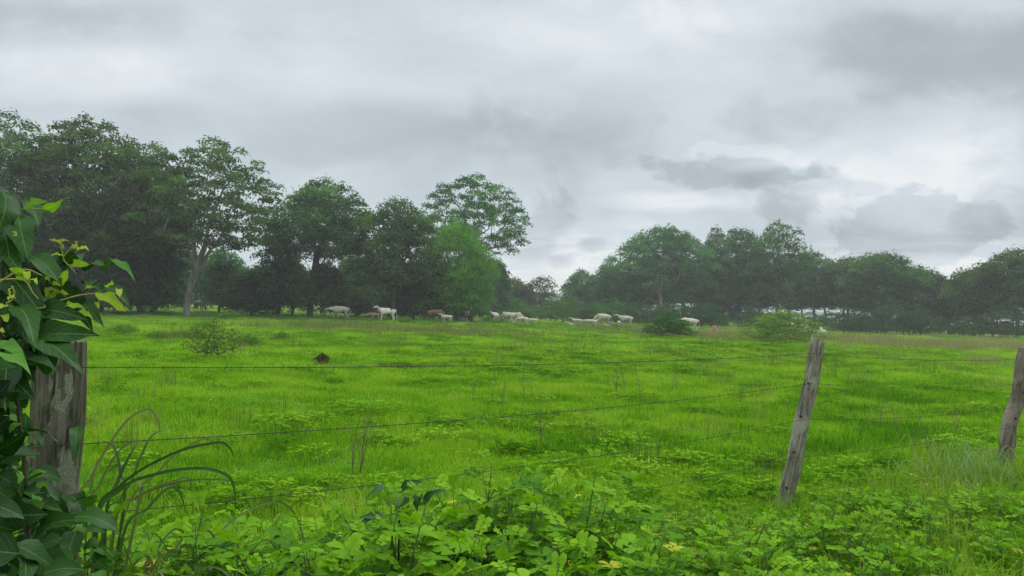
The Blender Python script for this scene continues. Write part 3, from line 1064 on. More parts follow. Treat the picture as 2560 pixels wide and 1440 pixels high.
for (px, py, s_, lab) in [(312, 838, 1.0, 'dark weed clump nearest the lichen covered post in the far pasture'), (400, 850, .8, 'small dark weed clump left of the thorn bush'),
                          (488, 846, .9, 'brownish weed clump just behind the thorn bush'), (625, 862, 1.1, 'upright dark weed clump right of the thorn bush'),
                          (708, 845, .9, 'weed clump behind and left of the dead brown weed'), (575, 800, 2.0, 'wide dark sapling in front of the thin trunks of the left wood'),
                          (1015, 812, 1.4, 'weed clump before the many stemmed tree'), (1250, 812, 1.6, 'leafy weed clump beside the white cows'),
                          (1545, 826, 1.3, 'weed clump in front of the cow with raised head'), (925, 790, 2.4, 'leafy sapling beside the walking grey cow'),
                          (1640, 812, 1.7, 'low bush touching the dark layered bush'), (1220, 806, 1.8, 'leafy weed clump right of the tree stump')]:
    x, d = ground_at(px, py)
    plant('weed_clump', small, px, d, lab, 'weed', 'weed clumps scattered through the pasture', scale=s_, part='stem')

# termite mounds
def mound(seed, R, H, mat):
    rng = np.random.default_rng(seed)
    acc = Acc()
    nr, na = 12, 24
    V = []
    ph = rng.uniform(0, 6, 5)
    for i in range(nr + 1):
        f = i / nr
        for j in range(na):
            a = 2 * PI * j / na
            r = R * (1 - f) ** 0.6 * (1 + .13 * math.sin(2 * a + ph[0] + 3 * f) + .1 * math.sin(5 * a + ph[1] + 5 * f) + rng.normal() * .03)
            V.append((r * math.cos(a) + .15 * R * f, r * math.sin(a), -.1 + (H + .1) * f + rng.normal() * .01))
    q = [(i * na + j, i * na + (j + 1) % na, (i + 1) * na + (j + 1) % na, (i + 1) * na + j) for i in range(nr) for j in range(na)]
    acc.add(V, q)
    return acc.mesh('mound', mat, True)


M_CLAY = solid_mat('red_clay', (0.17, 0.095, 0.06), (0.30, 0.17, 0.11), 5.0, bump=.6)
for (px, d, R, H, lab) in [(1785, 82, .62, .85, 'reddish termite mound standing in the open between the two bushes'),
                           (1178, 96, 1.0, .55, 'brown termite mound around the foot of the stump by the bright green tree'),
                           (1052, 90, .8, .3, 'low reddish mound under the many stemmed tree'),
                           (1908, 76, 1.0, .8, 'dull reddish mound partly hidden by the big feathery bush')]:
    x = col_x(px, d)
    o = link('termite_mound', mound(px, R, H, M_CLAY), loc=(x, d, float(gz(x, d))))
    tag(o, lab, 'mound')
acc = Acc()
tube(acc, bezier([(0, 0, -.1), (.03, 0, .4), (-.03, .02, 1.1), (.04, 0, 1.75)], 5), np.linspace(.27, .14, 15), 10)
tube(acc, bezier([(-.12, 0, -.1), (-.28, 0, .4), (-.42, .02, .95)], 4), np.linspace(.13, .07, 8), 8)
x = col_x(1182, 95.5)
o = link('tree_stump', acc.mesh('tree_stump', M_BARK_PALE, True), loc=(x, 94.6, float(gz(x, 95))))
tag(o, 'tall weathered stump rising from a brown mound before a pale cow', 'stump')

# dry stalks sticking out of the pasture
M_STALK = solid_mat('dry_stalk', (0.10, 0.09, 0.045), (0.18, 0.15, 0.08), 20.0)
rs = np.random.default_rng(9)
stalks = []
for k in range(4):
    acc = Acc()
    for j in range(rs.integers(2, 5)):
        h = rs.uniform(.35, .7); a = rs.uniform(0, 2 * PI); l_ = rs.uniform(.05, .3)
        pts = bezier([(0, 0, -.02), (l_ * .2 * math.cos(a), l_ * .2 * math.sin(a), h * .5), (l_ * math.cos(a), l_ * math.sin(a), h)], 4)
        tube(acc, pts, np.linspace(.004, .0018, len(pts)), 4)
        for b in range(3):
            p0 = pts[3 + b]; p1 = p0 + np.array([rs.normal() * .07, rs.normal() * .07, .1])
            tube(acc, [p0, p1], [.002, .001], 3)
    stalks.append(acc.mesh('dry_stalk', M_STALK))
for (px, py) in [(880, 1195), (905, 1180), (1255, 1020), (1310, 1015), (1330, 1000), (1540, 1000), (1560, 990), (1600, 1010), (1680, 980), (1690, 975), (1850, 1020),
                 (1350, 1140), (600, 900), (2120, 965), (2110, 1010), (2200, 1075), (2240, 1100), (1150, 862), (1010, 870), (1180, 1010), (1230, 1012), (2390, 1100), (2320, 1180), (900, 1200)]:
    x, d = ground_at(px, py)
    o = link('dry_stalk', stalks[rs.integers(4)], loc=(x, d, float(gz(x, d))))
    o.rotation_euler = (0, 0, rs.uniform(0, 6))
    far = 'in the far pasture' if d > 14 else ('in the middle of the pasture' if d > 8 else 'close behind the fence')
    tag(o, cutw('thin dry stalk %s %s' % (far, near(px))), 'stalk', 'dry stalks in the pasture')

# ------------------------------------------------------------------ cattle
def hide(name, c1, c2, c3=None, scale=2.2):
    m = bpy.data.materials.new(name)
    m.use_nodes = True
    t = NT(m.node_tree)
    pos = t.n('ShaderNodeTexCoord').outputs['Object']
    n_ = t.noise(pos, scale, 3, .5)
    c = t.mix(t.ss(n_, .35, .65), c1, c2)
    if c3:
        s_ = t.n('ShaderNodeSeparateXYZ'); t.put(s_.inputs[0], pos)
        c = t.mix(t.m('MULTIPLY', t.ss(t.noise(pos, 1.3, 2, .5), .50, .56), 1.0), c, c3)
    p = t.n('ShaderNodeBsdfPrincipled')
    t.put(p.inputs['Base Color'], c)
    p.inputs['Roughness'].default_value = .75
    t.t.links.new(p.outputs[0], t.n('ShaderNodeOutputMaterial').inputs[0])
    return m


M_WHITE = hide('white_hide', (.37, .335, .265), (.49, .45, .365))
M_GREY = hide('grey_hide', (.31, .29, .24), (.46, .43, .36))
M_BROWN = hide('brown_hide', (.07, .03, .02), (.13, .06, .035))
M_BLACK = hide('black_hide', (.012, .010, .009), (.03, .022, .018))
M_TAN = hide('tan_hide', (.42, .25, .15), (.50, .32, .21))
M_PIED = hide('pied_hide', (.62, .59, .52), (.75, .72, .66), (.03, .025, .02))
M_HORN = solid_mat('horn', (.12, .10, .08), (.22, .19, .15), 6)


def skin_mesh(name, chains, mat):
    """chains: list of point lists [(x,y,z,r), ...]; the first point of later chains may repeat an earlier vertex."""
    verts, rad, edges, key = [], [], [], {}
    for ch in chains:
        prev = None
        for (x, y, z, r) in ch:
            k_ = (round(x, 3), round(y, 3), round(z, 3))
            if k_ not in key:
                key[k_] = len(verts)
                verts.append((x, y, z)); rad.append(r)
            i = key[k_]
            if prev is not None and prev != i:
                edges.append((prev, i))
            prev = i
    me = bpy.data.meshes.new(name)
    me.from_pydata(verts, edges, [])
    o = bpy.data.objects.new(name, me)
    COL.objects.link(o)
    o.modifiers.new('skin', 'SKIN').use_smooth_shade = True
    for i, r in enumerate(rad):
        sv = me.skin_vertices[0].data[i]
        rr_ = r if isinstance(r, tuple) else (r, r)
        sv.radius = rr_
        sv.use_root = (i == 0)
    s_ = o.modifiers.new('sub', 'SUBSURF')
    s_.levels = 1; s_.render_levels = 1
    dg = bpy.context.evaluated_depsgraph_get()
    out = bpy.data.meshes.new_from_object(o.evaluated_get(dg))
    out.name = name
    bpy.data.objects.remove(o)
    out.materials.clear()
    out.materials.append(mat)
    return out


def cow_mesh(pose, mat, stride=0.0, calf=False, turn=0.0, fat=1.0):
    f = .88 * fat if calf else 1.12 * fat
    B = [(-.78, 0, 1.16, .25 * f), (-.45, 0, 1.12, .31 * f), (-.05, 0, 1.06, .36 * f), (.32, 0, 1.08, .34 * f), (.58, 0, 1.14, .25 * f)]
    ct, st = math.cos(turn), math.sin(turn)

    def N(x, y, z, r):
        dx_ = x - .58
        return (.58 + dx_ * ct - y * st, dx_ * st + y * ct, z, r)
    if pose == 'up':
        nk = [N(.82, 0, 1.33, .17), N(1.0, 0, 1.50, .125), N(1.12, 0, 1.60, .12), N(1.30, 0, 1.50, .10), N(1.48, 0, 1.36, .065)]
        hd = nk[2]
    elif pose == 'level':
        nk = [N(.88, 0, 1.15, .18), N(1.14, 0, 1.16, .14), N(1.32, 0, 1.18, .125), N(1.50, 0, 1.06, .10), N(1.66, 0, .92, .065)]
        hd = nk[2]
    else:
        nk = [N(.86, 0, .95, .17), N(1.05, 0, .68, .13), N(1.15, 0, .48, .12), N(1.22, 0, .28, .10), N(1.24, 0, .10, .065)]
        hd = nk[2]
    ch = [B + nk]
    if not calf:
        ch.append([B[3], (.42, 0, 1.40, .15), (.40, 0, 1.52, .07)])           # hump
        ch.append([nk[0], N(.80, 0, nk[0][2] - .25, .05)])                      # dewlap
    hx, hy, hz_ = hd[:3]
    for s_ in (-1, 1):
        e1 = (hx - .02 * ct - s_ * .10 * st, hy + s_ * .12 * ct, hz_ - .02, .035)
        e2 = (hx - .06 * ct - s_ * .26 * st, hy + s_ * .27 * ct, hz_ - .10, .045)
        e3 = (hx - .08 * ct - s_ * .36 * st, hy + s_ * .36 * ct, hz_ - .17, .015)
        ch.append([hd, e1, e2, e3])
        a = stride * s_
        ch.append([B[3], (.42, s_ * .17, .86, .13), (.40 + a * .4, s_ * .18, .66, .095), (.42 + a * .8, s_ * .17, .38, .065),
                   (.40 + a, s_ * .17, .12, .052), (.44 + a, s_ * .17, .03, .06)])
        a = -stride * s_ * .9
        ch.append([B[0], (-.70, s_ * .17, .92, .19), (-.58 + a * .3, s_ * .19, .70, .11), (-.82 + a * .7, s_ * .18, .44, .068),
                   (-.78 + a, s_ * .18, .12, .052), (-.73 + a, s_ * .18, .03, .06)])
    ch.append([B[0], (-1.03, 0, 1.22, .05), (-1.12, 0, .95, .022), (-1.13, 0, .62, .02), (-1.12, 0, .45, .04), (-1.11, 0, .36, .015)])
    if calf:
        ch = [[(x, y, z * 1.0 if z > .9 else z, r) for (x, y, z, r) in c_] for c_ in ch]
    me = skin_mesh('body', ch, mat)
    return me, hd, turn


def lying_mesh(mat):
    B = [(-.7, 0, .36, .27), (-.3, 0, .36, .33), (.15, 0, .38, .33), (.5, 0, .44, .24)]
    nk = [(.72, 0, .66, .15), (.86, .03, .85, .12), (1.0, .06, .80, .10), (1.16, .1, .68, .065)]
    ch = [B + nk]
    for s_ in (-1, 1):
        ch.append([nk[1], (.84, s_ * .16 + .03, .86, .04), (.80, s_ * .30 + .03, .80, .02)])
        ch.append([B[3], (.5, s_ * .26, .18, .10), (.78, s_ * .24, .07, .05), (.52, s_ * .26, .05, .045)])
        ch.append([B[0], (-.45, s_ * .34, .2, .13), (-.12, s_ * .36, .08, .06), (-.4, s_ * .4, .05, .045)])
    ch.append([B[0], (-.98, 0, .3, .04), (-1.05, .1, .08, .03)])
    return skin_mesh('body', ch, mat), nk[1], 0.0


def horns(root, hd, turn, side_l=.16, up=.22):
    hx, hy, hz_ = hd[:3]
    ct, st = math.cos(turn), math.sin(turn)
    for s_ in (-1, 1):
        acc = Acc()
        pts = [(hx - s_ * .07 * st, hy + s_ * .07 * ct, hz_ + .08), (hx - s_ * .14 * st - .03 * ct, hy + s_ * .14 * ct, hz_ + .16),
               (hx - s_ * side_l * st - .07 * ct, hy + s_ * side_l * ct, hz_ + .08 + up)]
        tube(acc, bezier(pts, 4), np.linspace(.035, .010, 8), 6)
        link("horn", acc.mesh("horn", M_HORN, True), root)


MC = {}


def cow(px, d, head_deg, label, pose='up', mat=M_WHITE, scale=1.0, stride=.08, turn=0.0, horn=False, calf=False, group='cattle grazing before the trees', fat=1.0, dz=0.0):
    """head_deg: 0 = facing right in the photo, 90 = facing away, 180 = facing left, 270 = facing the camera."""
    key = (pose, mat.name, stride, turn, calf, fat)
    if key not in MC:
        MC[key] = lying_mesh(mat) if pose == 'lying' else cow_mesh(pose, mat, stride, calf, turn, fat)
    me, hd, tn = MC[key]
    x = col_x(px, d)
    o = link('calf' if calf else 'cow', None, loc=(x, d, float(gz(x, d)) + dz))
    o.rotation_euler = (0, 0, math.radians(head_deg))
    scale *= .96 if calf else 1.0
    o.scale = (scale,) * 3
    tag(o, label, 'calf' if calf else 'cow', group)
    link('body', me, o)
    if horn:
        horns(o, hd, tn)
    return o


cow(850, 85, 180, 'grey white cow walking left between the thin pale trunk and a sapling', 'level', M_WHITE, 1.04, stride=.22)
cow(500, 108, 75, 'nearly black cow seen from behind right of the pale leaning trunk', 'graze', M_BLACK, 1.12)
cow(393, 118, 200, 'pale cow mostly hidden by shrubs left of the pale leaning trunk', 'level', M_WHITE)
cow(785, 112, 10, 'pale cow behind the broad dark trunk of the wide forked tree', 'level', M_GREY)
cow(938, 86, 170, 'tan calf with a white head between the walking grey cow and the pied cow', 'level', M_TAN, .68, calf=True, turn=.3)
cow(966, 84, 195, 'pied black and white cow with raised head left of a straight dark trunk', 'up', M_PIED, 1.05, turn=.5)
cow(1092, 84, 15, 'dark brown cow behind the fanning stems of the many stemmed tree', 'graze', M_BROWN, 1.02)
cow(1072, 97, 170, 'brown cow deeper in the shade behind the fanning stems', 'level', M_BROWN, .95)
cow(1117, 82, 172, 'white calf standing beside the dark brown cow', 'up', M_WHITE, .66, calf=True, stride=.05)
cow(1167, 97, 80, 'pale cow seen from behind beside the weathered stump', 'graze', M_WHITE, 1.05)
cow(1160, 92, 160, 'white calf lying left of the weathered stump', 'lying', M_WHITE, .8, calf=True)
cow(1238, 112, 240, 'dark cow with a white face looking out of the thicket behind the stump', 'up', M_PIED, 1.0, turn=-.4)
cow(1268, 91, 150, 'white cow nearest the leafy weed clump with another cow overlapping it behind', 'graze', M_WHITE, 1.0, turn=.2)
cow(1290, 99, 5, 'pale cow facing right behind the white grazing cow', 'graze', M_GREY, 1.08)
cow(1305, 88, 185, 'white calf grazing below the pair of overlapping cows', 'graze', M_WHITE, .72, calf=True, stride=.1)
cow(1331, 86, 175, 'smaller white calf at the right end of the group below the gap', 'level', M_WHITE, .58, calf=True, stride=.1)
cow(1430, 92, 190, 'white calf lying in the grass at the left end of the middle herd', 'lying', M_WHITE, .6, calf=True)
cow(1441, 95, 178, 'white calf standing with raised head at the left end of the middle herd', 'up', M_WHITE, .68, calf=True, stride=.05)
cow(1462, 96, 150, 'pale calf half hidden between two white calves', 'level', M_WHITE, .6, calf=True)
cow(1478, 89, 165, 'white calf walking in front of the big grazing cow', 'level', M_WHITE, .74, calf=True, stride=.12)
cow(1506, 99, 182, 'big grey white cow grazing with its head down in the middle herd', 'graze', M_GREY, 1.1, stride=.06, fat=1.08)
cow(1495, 104, 185, 'brown calf in the shade behind the big grazing cow', 'graze', M_TAN, .7, calf=True)
cow(1520, 95, 170, 'small pale calf under the belly of the big grazing cow', 'lying', M_WHITE, .5, calf=True)
cow(1563, 100, 165, 'grey white cow with raised horned head at the right end of the middle herd', 'up', M_GREY, 1.02, horn=True, turn=.15, stride=.12)
cow(1548, 95, 75, 'white calf seen from behind beside the horned cow', 'level', M_WHITE, .62, calf=True)
cow(1658, 58, 120, 'white calf half hidden behind the dark layered bush', 'level', M_WHITE, .62, calf=True)
cow(1722, 84, 160, 'pale cow standing behind the right side of the dark layered bush', 'level', M_WHITE, 1.05, stride=.1, turn=.2)
cow(2000, 84, 165, 'white cow with raised head behind the big feathery bush', 'up', M_WHITE, .95, turn=.1)
cow(2031, 70, 200, 'white calf at the right edge of the big feathery bush', 'up', M_WHITE, .68, calf=True)
cow(2056, 65, 84, 'white calf standing above the top of the leaning post and facing away', 'up', M_WHITE, .80, calf=True, turn=-.5, stride=.0)
print('cattle', _t.time() - _t0)

# ------------------------------------------------------------------ fence: leaning wooden posts and barbed wire
def wood_mat(name, c_dark, c_mid, c_light, lichen=None, crack=1.0):
    m = bpy.data.materials.new(name)
    m.use_nodes = True
    t = NT(m.node_tree)
    mp = t.n('ShaderNodeMapping')
    t.put(mp.inputs['Vector'], t.n('ShaderNodeTexCoord').outputs['Object'])
    mp.inputs['Scale'].default_value = (1, 1, 0.07)
    fib = t.noise(mp.outputs[0], 75.0, 6, .65, .4)
    mp2 = t.n('ShaderNodeMapping')
    t.put(mp2.inputs['Vector'], t.n('ShaderNodeTexCoord').outputs['Object'])
    mp2.inputs['Scale'].default_value = (1, 1, 0.35)
    blot = t.noise(mp2.outputs[0], 9.0, 5, .6, .3)
    c = t.mix(t.ss(fib, .35, .62), c_dark, c_mid)
    c = t.mix(t.m('MULTIPLY', t.ss(blot, .48, .62), .75), c, c_light)
    if lichen:
        mp3 = t.n('ShaderNodeMapping')
        t.put(mp3.inputs['Vector'], t.n('ShaderNodeTexCoord').outputs['Object'])
        mp3.inputs['Scale'].default_value = (1, 1, 0.36)
        ln = t.noise(mp3.outputs[0], 17.0, 5, .55, .3)
        a_ = t.n('ShaderNodeAttribute', attribute_name='tint').outputs['Fac']
        lm = t.ss(t.m('MULTIPLY_ADD', a_, .36, ln), .885, .925)
        spk = t.noise(t.n('ShaderNodeTexCoord').outputs['Object'], 160.0, 2, .5)
        lc_ = t.mix(t.ss(spk, .4, .6), lichen[0], lichen[1])
        c = t.mix(t.m('MULTIPLY', lm, .9), c, lc_)
    p = t.n('ShaderNodeBsdfPrincipled')
    t.put(p.inputs['Base Color'], c)
    p.inputs['Roughness'].default_value = .95
    p.inputs['Specular IOR Level'].default_value = .1
    b = t.n('ShaderNodeBump')
    b.inputs['Strength'].default_value = .7
    b.inputs['Distance'].default_value = .006
    t.put(b.inputs['Height'], fib)
    t.put(p.inputs['Normal'], b.outputs[0])
    t.t.links.new(p.outputs[0], t.n('ShaderNodeOutputMaterial').inputs[0])
    return m


M_POST = wood_mat('weathered_wood', (.085, .08, .066), (.25, .235, .19), (.36, .345, .29))
M_POST2 = wood_mat('grey_brown_wood', (.075, .065, .052), (.20, .17, .14), (.28, .25, .21))
M_POST3 = wood_mat('lichen_wood', (.040, .037, .027), (.125, .115, .085), (.20, .185, .145), ((.15, .165, .115), (.27, .285, .215)))
M_HOLE = solid_mat('bolt_hole', (.01, .008, .006), (.02, .016, .012), 20)
M_WIRE = solid_mat('old_wire', (.025, .023, .02), (.06, .05, .04), 30, rough=.6)


def post_mesh(seed, H, r0, r1, squash, grooves, slant, mat, depth=.22, wob=.012, bend=(0, 0), light=None):
    rng = np.random.default_rng(seed)
    na, nz_ = 56, 64
    ph = rng.uniform(0, 6, 8)
    V, T = [], []
    a = np.linspace(0, 2 * PI, na, endpoint=False)
    for i in range(nz_ + 1):
        f = i / nz_
        z = -.25 + (H + .25) * f
        r = r0 * (1 - f) + r1 * f
        prof = 1 + .06 * np.sin(2 * a + ph[0] + f) + .05 * np.sin(3 * a + ph[1] - 2 * f) + .025 * np.sin(7 * a + ph[2] + 3 * f)
        prof += wob * np.sin(z * 9 + ph[3] + a) / r * .5 + rng.normal(size=na) * .004
        for (ga, gw, gd, f0, f1) in grooves:
            k = max(0.0, min(1.0, (f - f0) / .08)) * max(0.0, min(1.0, (f1 - f) / .08))
            aa = ga + .12 * math.sin(z * 4 + ph[4]) + .05 * math.sin(z * 17 + ph[5])
            dd = np.abs((a - aa + PI) % (2 * PI) - PI)
            prof -= gd * k * np.clip(1 - dd / gw, 0, 1)
        x = np.cos(a) * r * prof
        y = np.sin(a) * r * prof * squash
        zt = z + (np.cos(a) * slant * r * f ** 6) + (rng.normal(size=na) * .004 if i == nz_ else 0)
        V.append(np.stack([x + bend[0] * math.sin(f * PI), y + bend[1] * math.sin(f * PI), np.broadcast_to(zt, (na,))], -1))
        T.append(np.clip(.5 + .5 * np.cos(a - (light if light is not None else 0)), 0, 1))
    V = np.concatenate(V)
    q = [(i * na + j, i * na + (j + 1) % na, (i + 1) * na + (j + 1) % na, (i + 1) * na + j) for i in range(nz_) for j in range(na)]
    acc = Acc()
    acc.add(V, q, np.concatenate(T))
    top = V[-na:]
    c = top.mean(0)
    inner = c + (top - c) * .5 + np.array([0, 0, -.004])
    acc.add(np.vstack([top, inner]), [(j, (j + 1) % na, na + (j + 1) % na, na + j) for j in range(na)], .2)
    acc.add(inner, [tuple(range(na))], .2)
    return acc.mesh('post', mat, True)


fence = link('barbed_wire_fence', None, loc=(0, 0, 0))
tag(fence, 'barbed wire fence of leaning wooden posts with five strands crossing the whole picture', 'fence')


def place_post(px_b, py_b, px_t, py_t, d, mesh_args, label, mat_light=None, ddep=0.0, holes=(), wpx=None):
    tp = at(px_t, py_t, d + ddep)
    bx = ray(px_b, py_b)[0] * d
    base = np.array([bx, d, 0.0])
    base[2] = float(gz(base[0], base[1]))
    ax = Vector(tp - base)
    me = post_mesh(H=ax.length, **mesh_args)
    o = link('post', me, fence, loc=tuple(base))
    q_ = ax.to_track_quat('Z', 'Y')
    eu = (Vector((0, 0, 1)).rotation_difference(ax))
    o.rotation_mode = 'QUATERNION'
    o.rotation_quaternion = eu
    if label:
        o['label'] = label
    for (hz_l, side) in holes:
        acc = Acc()
        tube(acc, [(side, -mesh_args['r0'] * mesh_args['squash'] * 1.02, hz_l), (side, -mesh_args['r0'] * mesh_args['squash'] * .5, hz_l + .004)], [.0085, .0085], 10)
        link('wire_hole', acc.mesh('wire_hole', M_HOLE), o)
    return base, tp, ax


LP = place_post(118, 1330, 150, 858, 2.9, dict(seed=3, r0=.088, r1=.092, squash=.85, grooves=[(-1.1, .16, .16, .3, 1.2), (-.5, .10, .12, .5, 1.1), (-2.3, .1, .08, .1, .8)], slant=.12, mat=M_POST3, light=-.7),
                'thick dark post with pale lichen patches beside the vine')
MP = place_post(1955, 1292, 2046, 850, 6.35, dict(seed=8, r0=.066, r1=.056, squash=.72, grooves=[(-1.75, .22, .28, .55, 1.2), (-1.1, .10, .13, -.1, .92), (-2.2, .08, .1, .2, 1.1), (.2, .5, .16, .55, .8)], slant=-.25, mat=M_POST, light=0, bend=(.012, 0)),
                'pale weathered post leaning right with a long split down its face', holes=[(.20, -.02), (.50, -.02), (.80, -.025), (1.08, -.02)])
RP = place_post(2500, 1195, 2566, 872, 8.0, dict(seed=15, r0=.085, r1=.070, squash=.8, grooves=[(-1.4, .12, .16, .4, 1.2), (-2.2, .1, .12, .1, .9)], slant=.1, mat=M_POST2, light=0, wob=.03),
                'grey brown post leaning right at the right edge of the picture', holes=[(.32, .0), (.62, .0), (.9, .01)])


def on_post(P_, frac):
    return P_[0] + (P_[1] - P_[0]) * frac


left_rows = [914, 1104, 1282, 1400, 1500]
mid_rows = [882, 957, 1046, 1140, 1232]
right_rows = [895, 958, 1015, 1064, 1115]
far_end = np.array([12.8, 12.4, 0.0])
near_end = np.array([-3.9, 0.2, 0.0])
for k in range(5):
    def row_pt(P_, row, d, off=0.0):
        lo, hi = 0.0, 1.0
        for _ in range(30):
            m_ = (lo + hi) / 2
            p_ = on_post(P_, m_)
            v = RC.T @ (p_ - np.array([0, 0, CAMH]))
            y_pix = 720 - F * v[1] / -v[2]
            if y_pix > row:
                lo = m_
            else:
                hi = m_
        return on_post(P_, lo)
    A = row_pt(LP, left_rows[k], 2.9)
    B = row_pt(MP, mid_rows[k], 6.35)
    C_ = row_pt(RP, right_rows[k], 8.0)
    hgt_k = A[2]
    Z0 = near_end + np.array([0, 0, hgt_k])
    Z1 = far_end + np.array([0, 0, C_[2]])
    A = A + np.array([.04, -.075, 0]); B = B + np.array([0, -.052, 0]); C_ = C_ + np.array([0, -.06, 0])
    pts = []
    for (p0, p1, sag) in ((Z0, A, .02), (A, B, .035 + .012 * k), (B, C_, .04), (C_, Z1, .03)):
        ts = np.linspace(0, 1, 40, endpoint=False)
        seg = p0[None] * (1 - ts[:, None]) + p1[None] * ts[:, None]
        seg[:, 2] -= sag * 4 * ts * (1 - ts)
        pts.append(seg)
    pts = np.concatenate(pts + [Z1[None]])
    acc = Acc()
    tube(acc, pts, .0019, 5)
    ln = np.concatenate([[0], np.cumsum(np.linalg.norm(np.diff(pts, axis=0), axis=1))])
    for s_ in np.arange(.06 + .03 * k, ln[-1], .125):
        c = np.array([np.interp(s_, ln, pts[:, i]) for i in range(3)])
        for j in range(2):
            a_ = RNG.uniform(0, PI)
            dv = np.array([.3, math.cos(a_), math.sin(a_)]) * .011
            tube(acc, [c - dv, c + dv], [.0011, .0011], 3, cap=False)
    link('wire', acc.mesh('wire', M_WIRE, True), fence)
print('fence', _t.time() - _t0)

# ------------------------------------------------------------------ foreground plants
def plant_leaf_mat(name, cols, vein, gloss, rough, trans, tcol=(1.3, 1.5, .5), vein_w=.04):
    """Leaf with its midrib and side veins (uv: x along the leaf, y across)."""
    m = bpy.data.materials.new(name)
    m.use_nodes = True
    t = NT(m.node_tree)
    a = t.n('ShaderNodeAttribute', attribute_name='tint').outputs['Fac']
    uv = t.n('ShaderNodeAttribute', attribute_name='leafuv').outputs['Vector']
    s_ = t.n('ShaderNodeSeparateXYZ'); t.put(s_.inputs[0], uv)
    u, v = s_.outputs[0], s_.outputs[1]
    av = t.m('ABSOLUTE', v)
    mid = t.ss(av, vein_w * .5, vein_w * 1.5, 1, 0)
    k = t.m('FRACT', t.m('MULTIPLY', t.m('SUBTRACT', u, t.m('MULTIPLY', av, .32)), 8.0))
    side = t.ss(t.m('ABSOLUTE', t.m('SUBTRACT', k, .5)), .02, .09, 1, 0)
    vn = t.m('MAXIMUM', mid, t.m('MULTIPLY', side, .45))
    c = t.ramp(a, cols)
    nz = t.noise(t.n('ShaderNodeTexCoord').outputs['Object'], 60.0, 4, .6)
    c = t.mix(t.m('MULTIPLY', t.ss(nz, .4, .7), .30), c, t.mix(1.0, c, (.55, .62, .5), 'MULTIPLY'))
    c = t.mix(t.m('MULTIPLY', vn, .75), c, vein)
    df = t.n('ShaderNodeBsdfDiffuse'); t.put(df.inputs[0], c)
    tr = t.n('ShaderNodeBsdfTranslucent'); t.put(tr.inputs[0], t.mix(1.0, c, tcol, 'MULTIPLY'))
    mx_ = t.n('ShaderNodeMixShader'); mx_.inputs[0].default_value = trans
    t.t.links.new(df.outputs[0], mx_.inputs[1]); t.t.links.new(tr.outputs[0], mx_.inputs[2])
    g = t.n('ShaderNodeBsdfGlossy'); g.inputs[0].default_value = (.85, .92, 1, 1); g.inputs['Roughness'].default_value = rough
    b = t.n('ShaderNodeBump'); b.inputs['Strength'].default_value = .35; b.inputs['Distance'].default_value = .002
    b.invert = True
    t.put(b.inputs['Height'], vn)
    t.put(g.inputs['Normal'], b.outputs[0])
    t.put(df.inputs['Normal'], b.outputs[0])
    fr = t.n('ShaderNodeLayerWeight'); fr.inputs['Blend'].default_value = .25
    m2 = t.n('ShaderNodeMixShader'); t.put(m2.inputs[0], t.m('MULTIPLY_ADD', fr.outputs['Facing'], gloss * 1.2, gloss * .5))
    t.t.links.new(mx_.outputs[0], m2.inputs[1]); t.t.links.new(g.outputs[0], m2.inputs[2])
    t.t.links.new(m2.outputs[0], t.n('ShaderNodeOutputMaterial').inputs[0])
    return m


class LeafAcc(Acc):
    def __init__(self):
        super().__init__()
        self.uv = []

    def add(self, verts, faces, tint=.5, uv=None):
        n = len(np.asarray(verts).reshape(-1, 3))
        self.uv.append(np.zeros((n, 3), np.float32) + np.array([0, .5, 0], np.float32) if uv is None else np.asarray(uv, np.float32))
        super().add(verts, faces, tint)

    def mesh(self, name, mats, smooth=False):
        me = super().mesh(name, mats, smooth)
        me.attributes.new('leafuv', 'FLOAT_VECTOR', 'POINT').data.foreach_set('vector', np.concatenate(self.uv).ravel())
        return me


def leaf_shape(kind, nu):
    u = np.linspace(0, 1, nu)
    if kind == 'ovate':
        w_ = np.sin(PI * u ** .72) ** .85 * (1 - .25 * u)
    elif kind == 'obovate':
        w_ = np.clip(u, 0, 1) ** .7 * np.sqrt(np.clip(1 - u ** 3.2, 0, 1)) * 1.15
    else:
        w_ = np.sin(PI * u ** .85) ** .8
    w_ = w_ / w_.max()
    w_[0] = max(w_[0], .02); w_[-1] = .015 if kind != 'obovate' else .12
    return u, w_


def leaf(acc, base, tip, width, up, kind='ovate', fold=.25, curl=.15, tint=.5, nu=9, rng=RNG, wave=.03, cross=(-1, -.55, 0, .55, 1)):
    """A blade from base to tip, folded along the midrib, curling down towards the tip."""
    base = np.asarray(base, float); tip = np.asarray(tip, float)
    x = tip - base
    L_ = np.linalg.norm(x); x = x / L_
    up = np.asarray(up, float); up = up - x * up.dot(x); up /= np.linalg.norm(up) + 1e-9
    s_ = np.cross(up, x)
    u, w_ = leaf_shape(kind, nu)
    cr = np.array(cross)
    ph = rng.uniform(0, 6, 2)
    V, UV = [], []
    for i in range(nu):
        c = base + x * L_ * u[i] + up * L_ * curl * (math.sin(PI * u[i]) * .8 + .0) - up * L_ * curl * .9 * u[i] ** 2.5
        hw = width / 2 * w_[i]
        for k in cr:
            wv = wave * L_ * math.sin(u[i] * 13 + ph[0] + (k > 0) * 2) * abs(k)
            V.append(c + s_ * k * hw + up * (abs(k) * hw * fold + wv))
            UV.append((u[i], k * w_[i], 0))
    m = len(cr)
    q = [(i * m + j, i * m + j + 1, (i + 1) * m + j + 1, (i + 1) * m + j) for i in range(nu - 1) for j in range(m - 1)]
    acc.add(V, q, tint, UV)


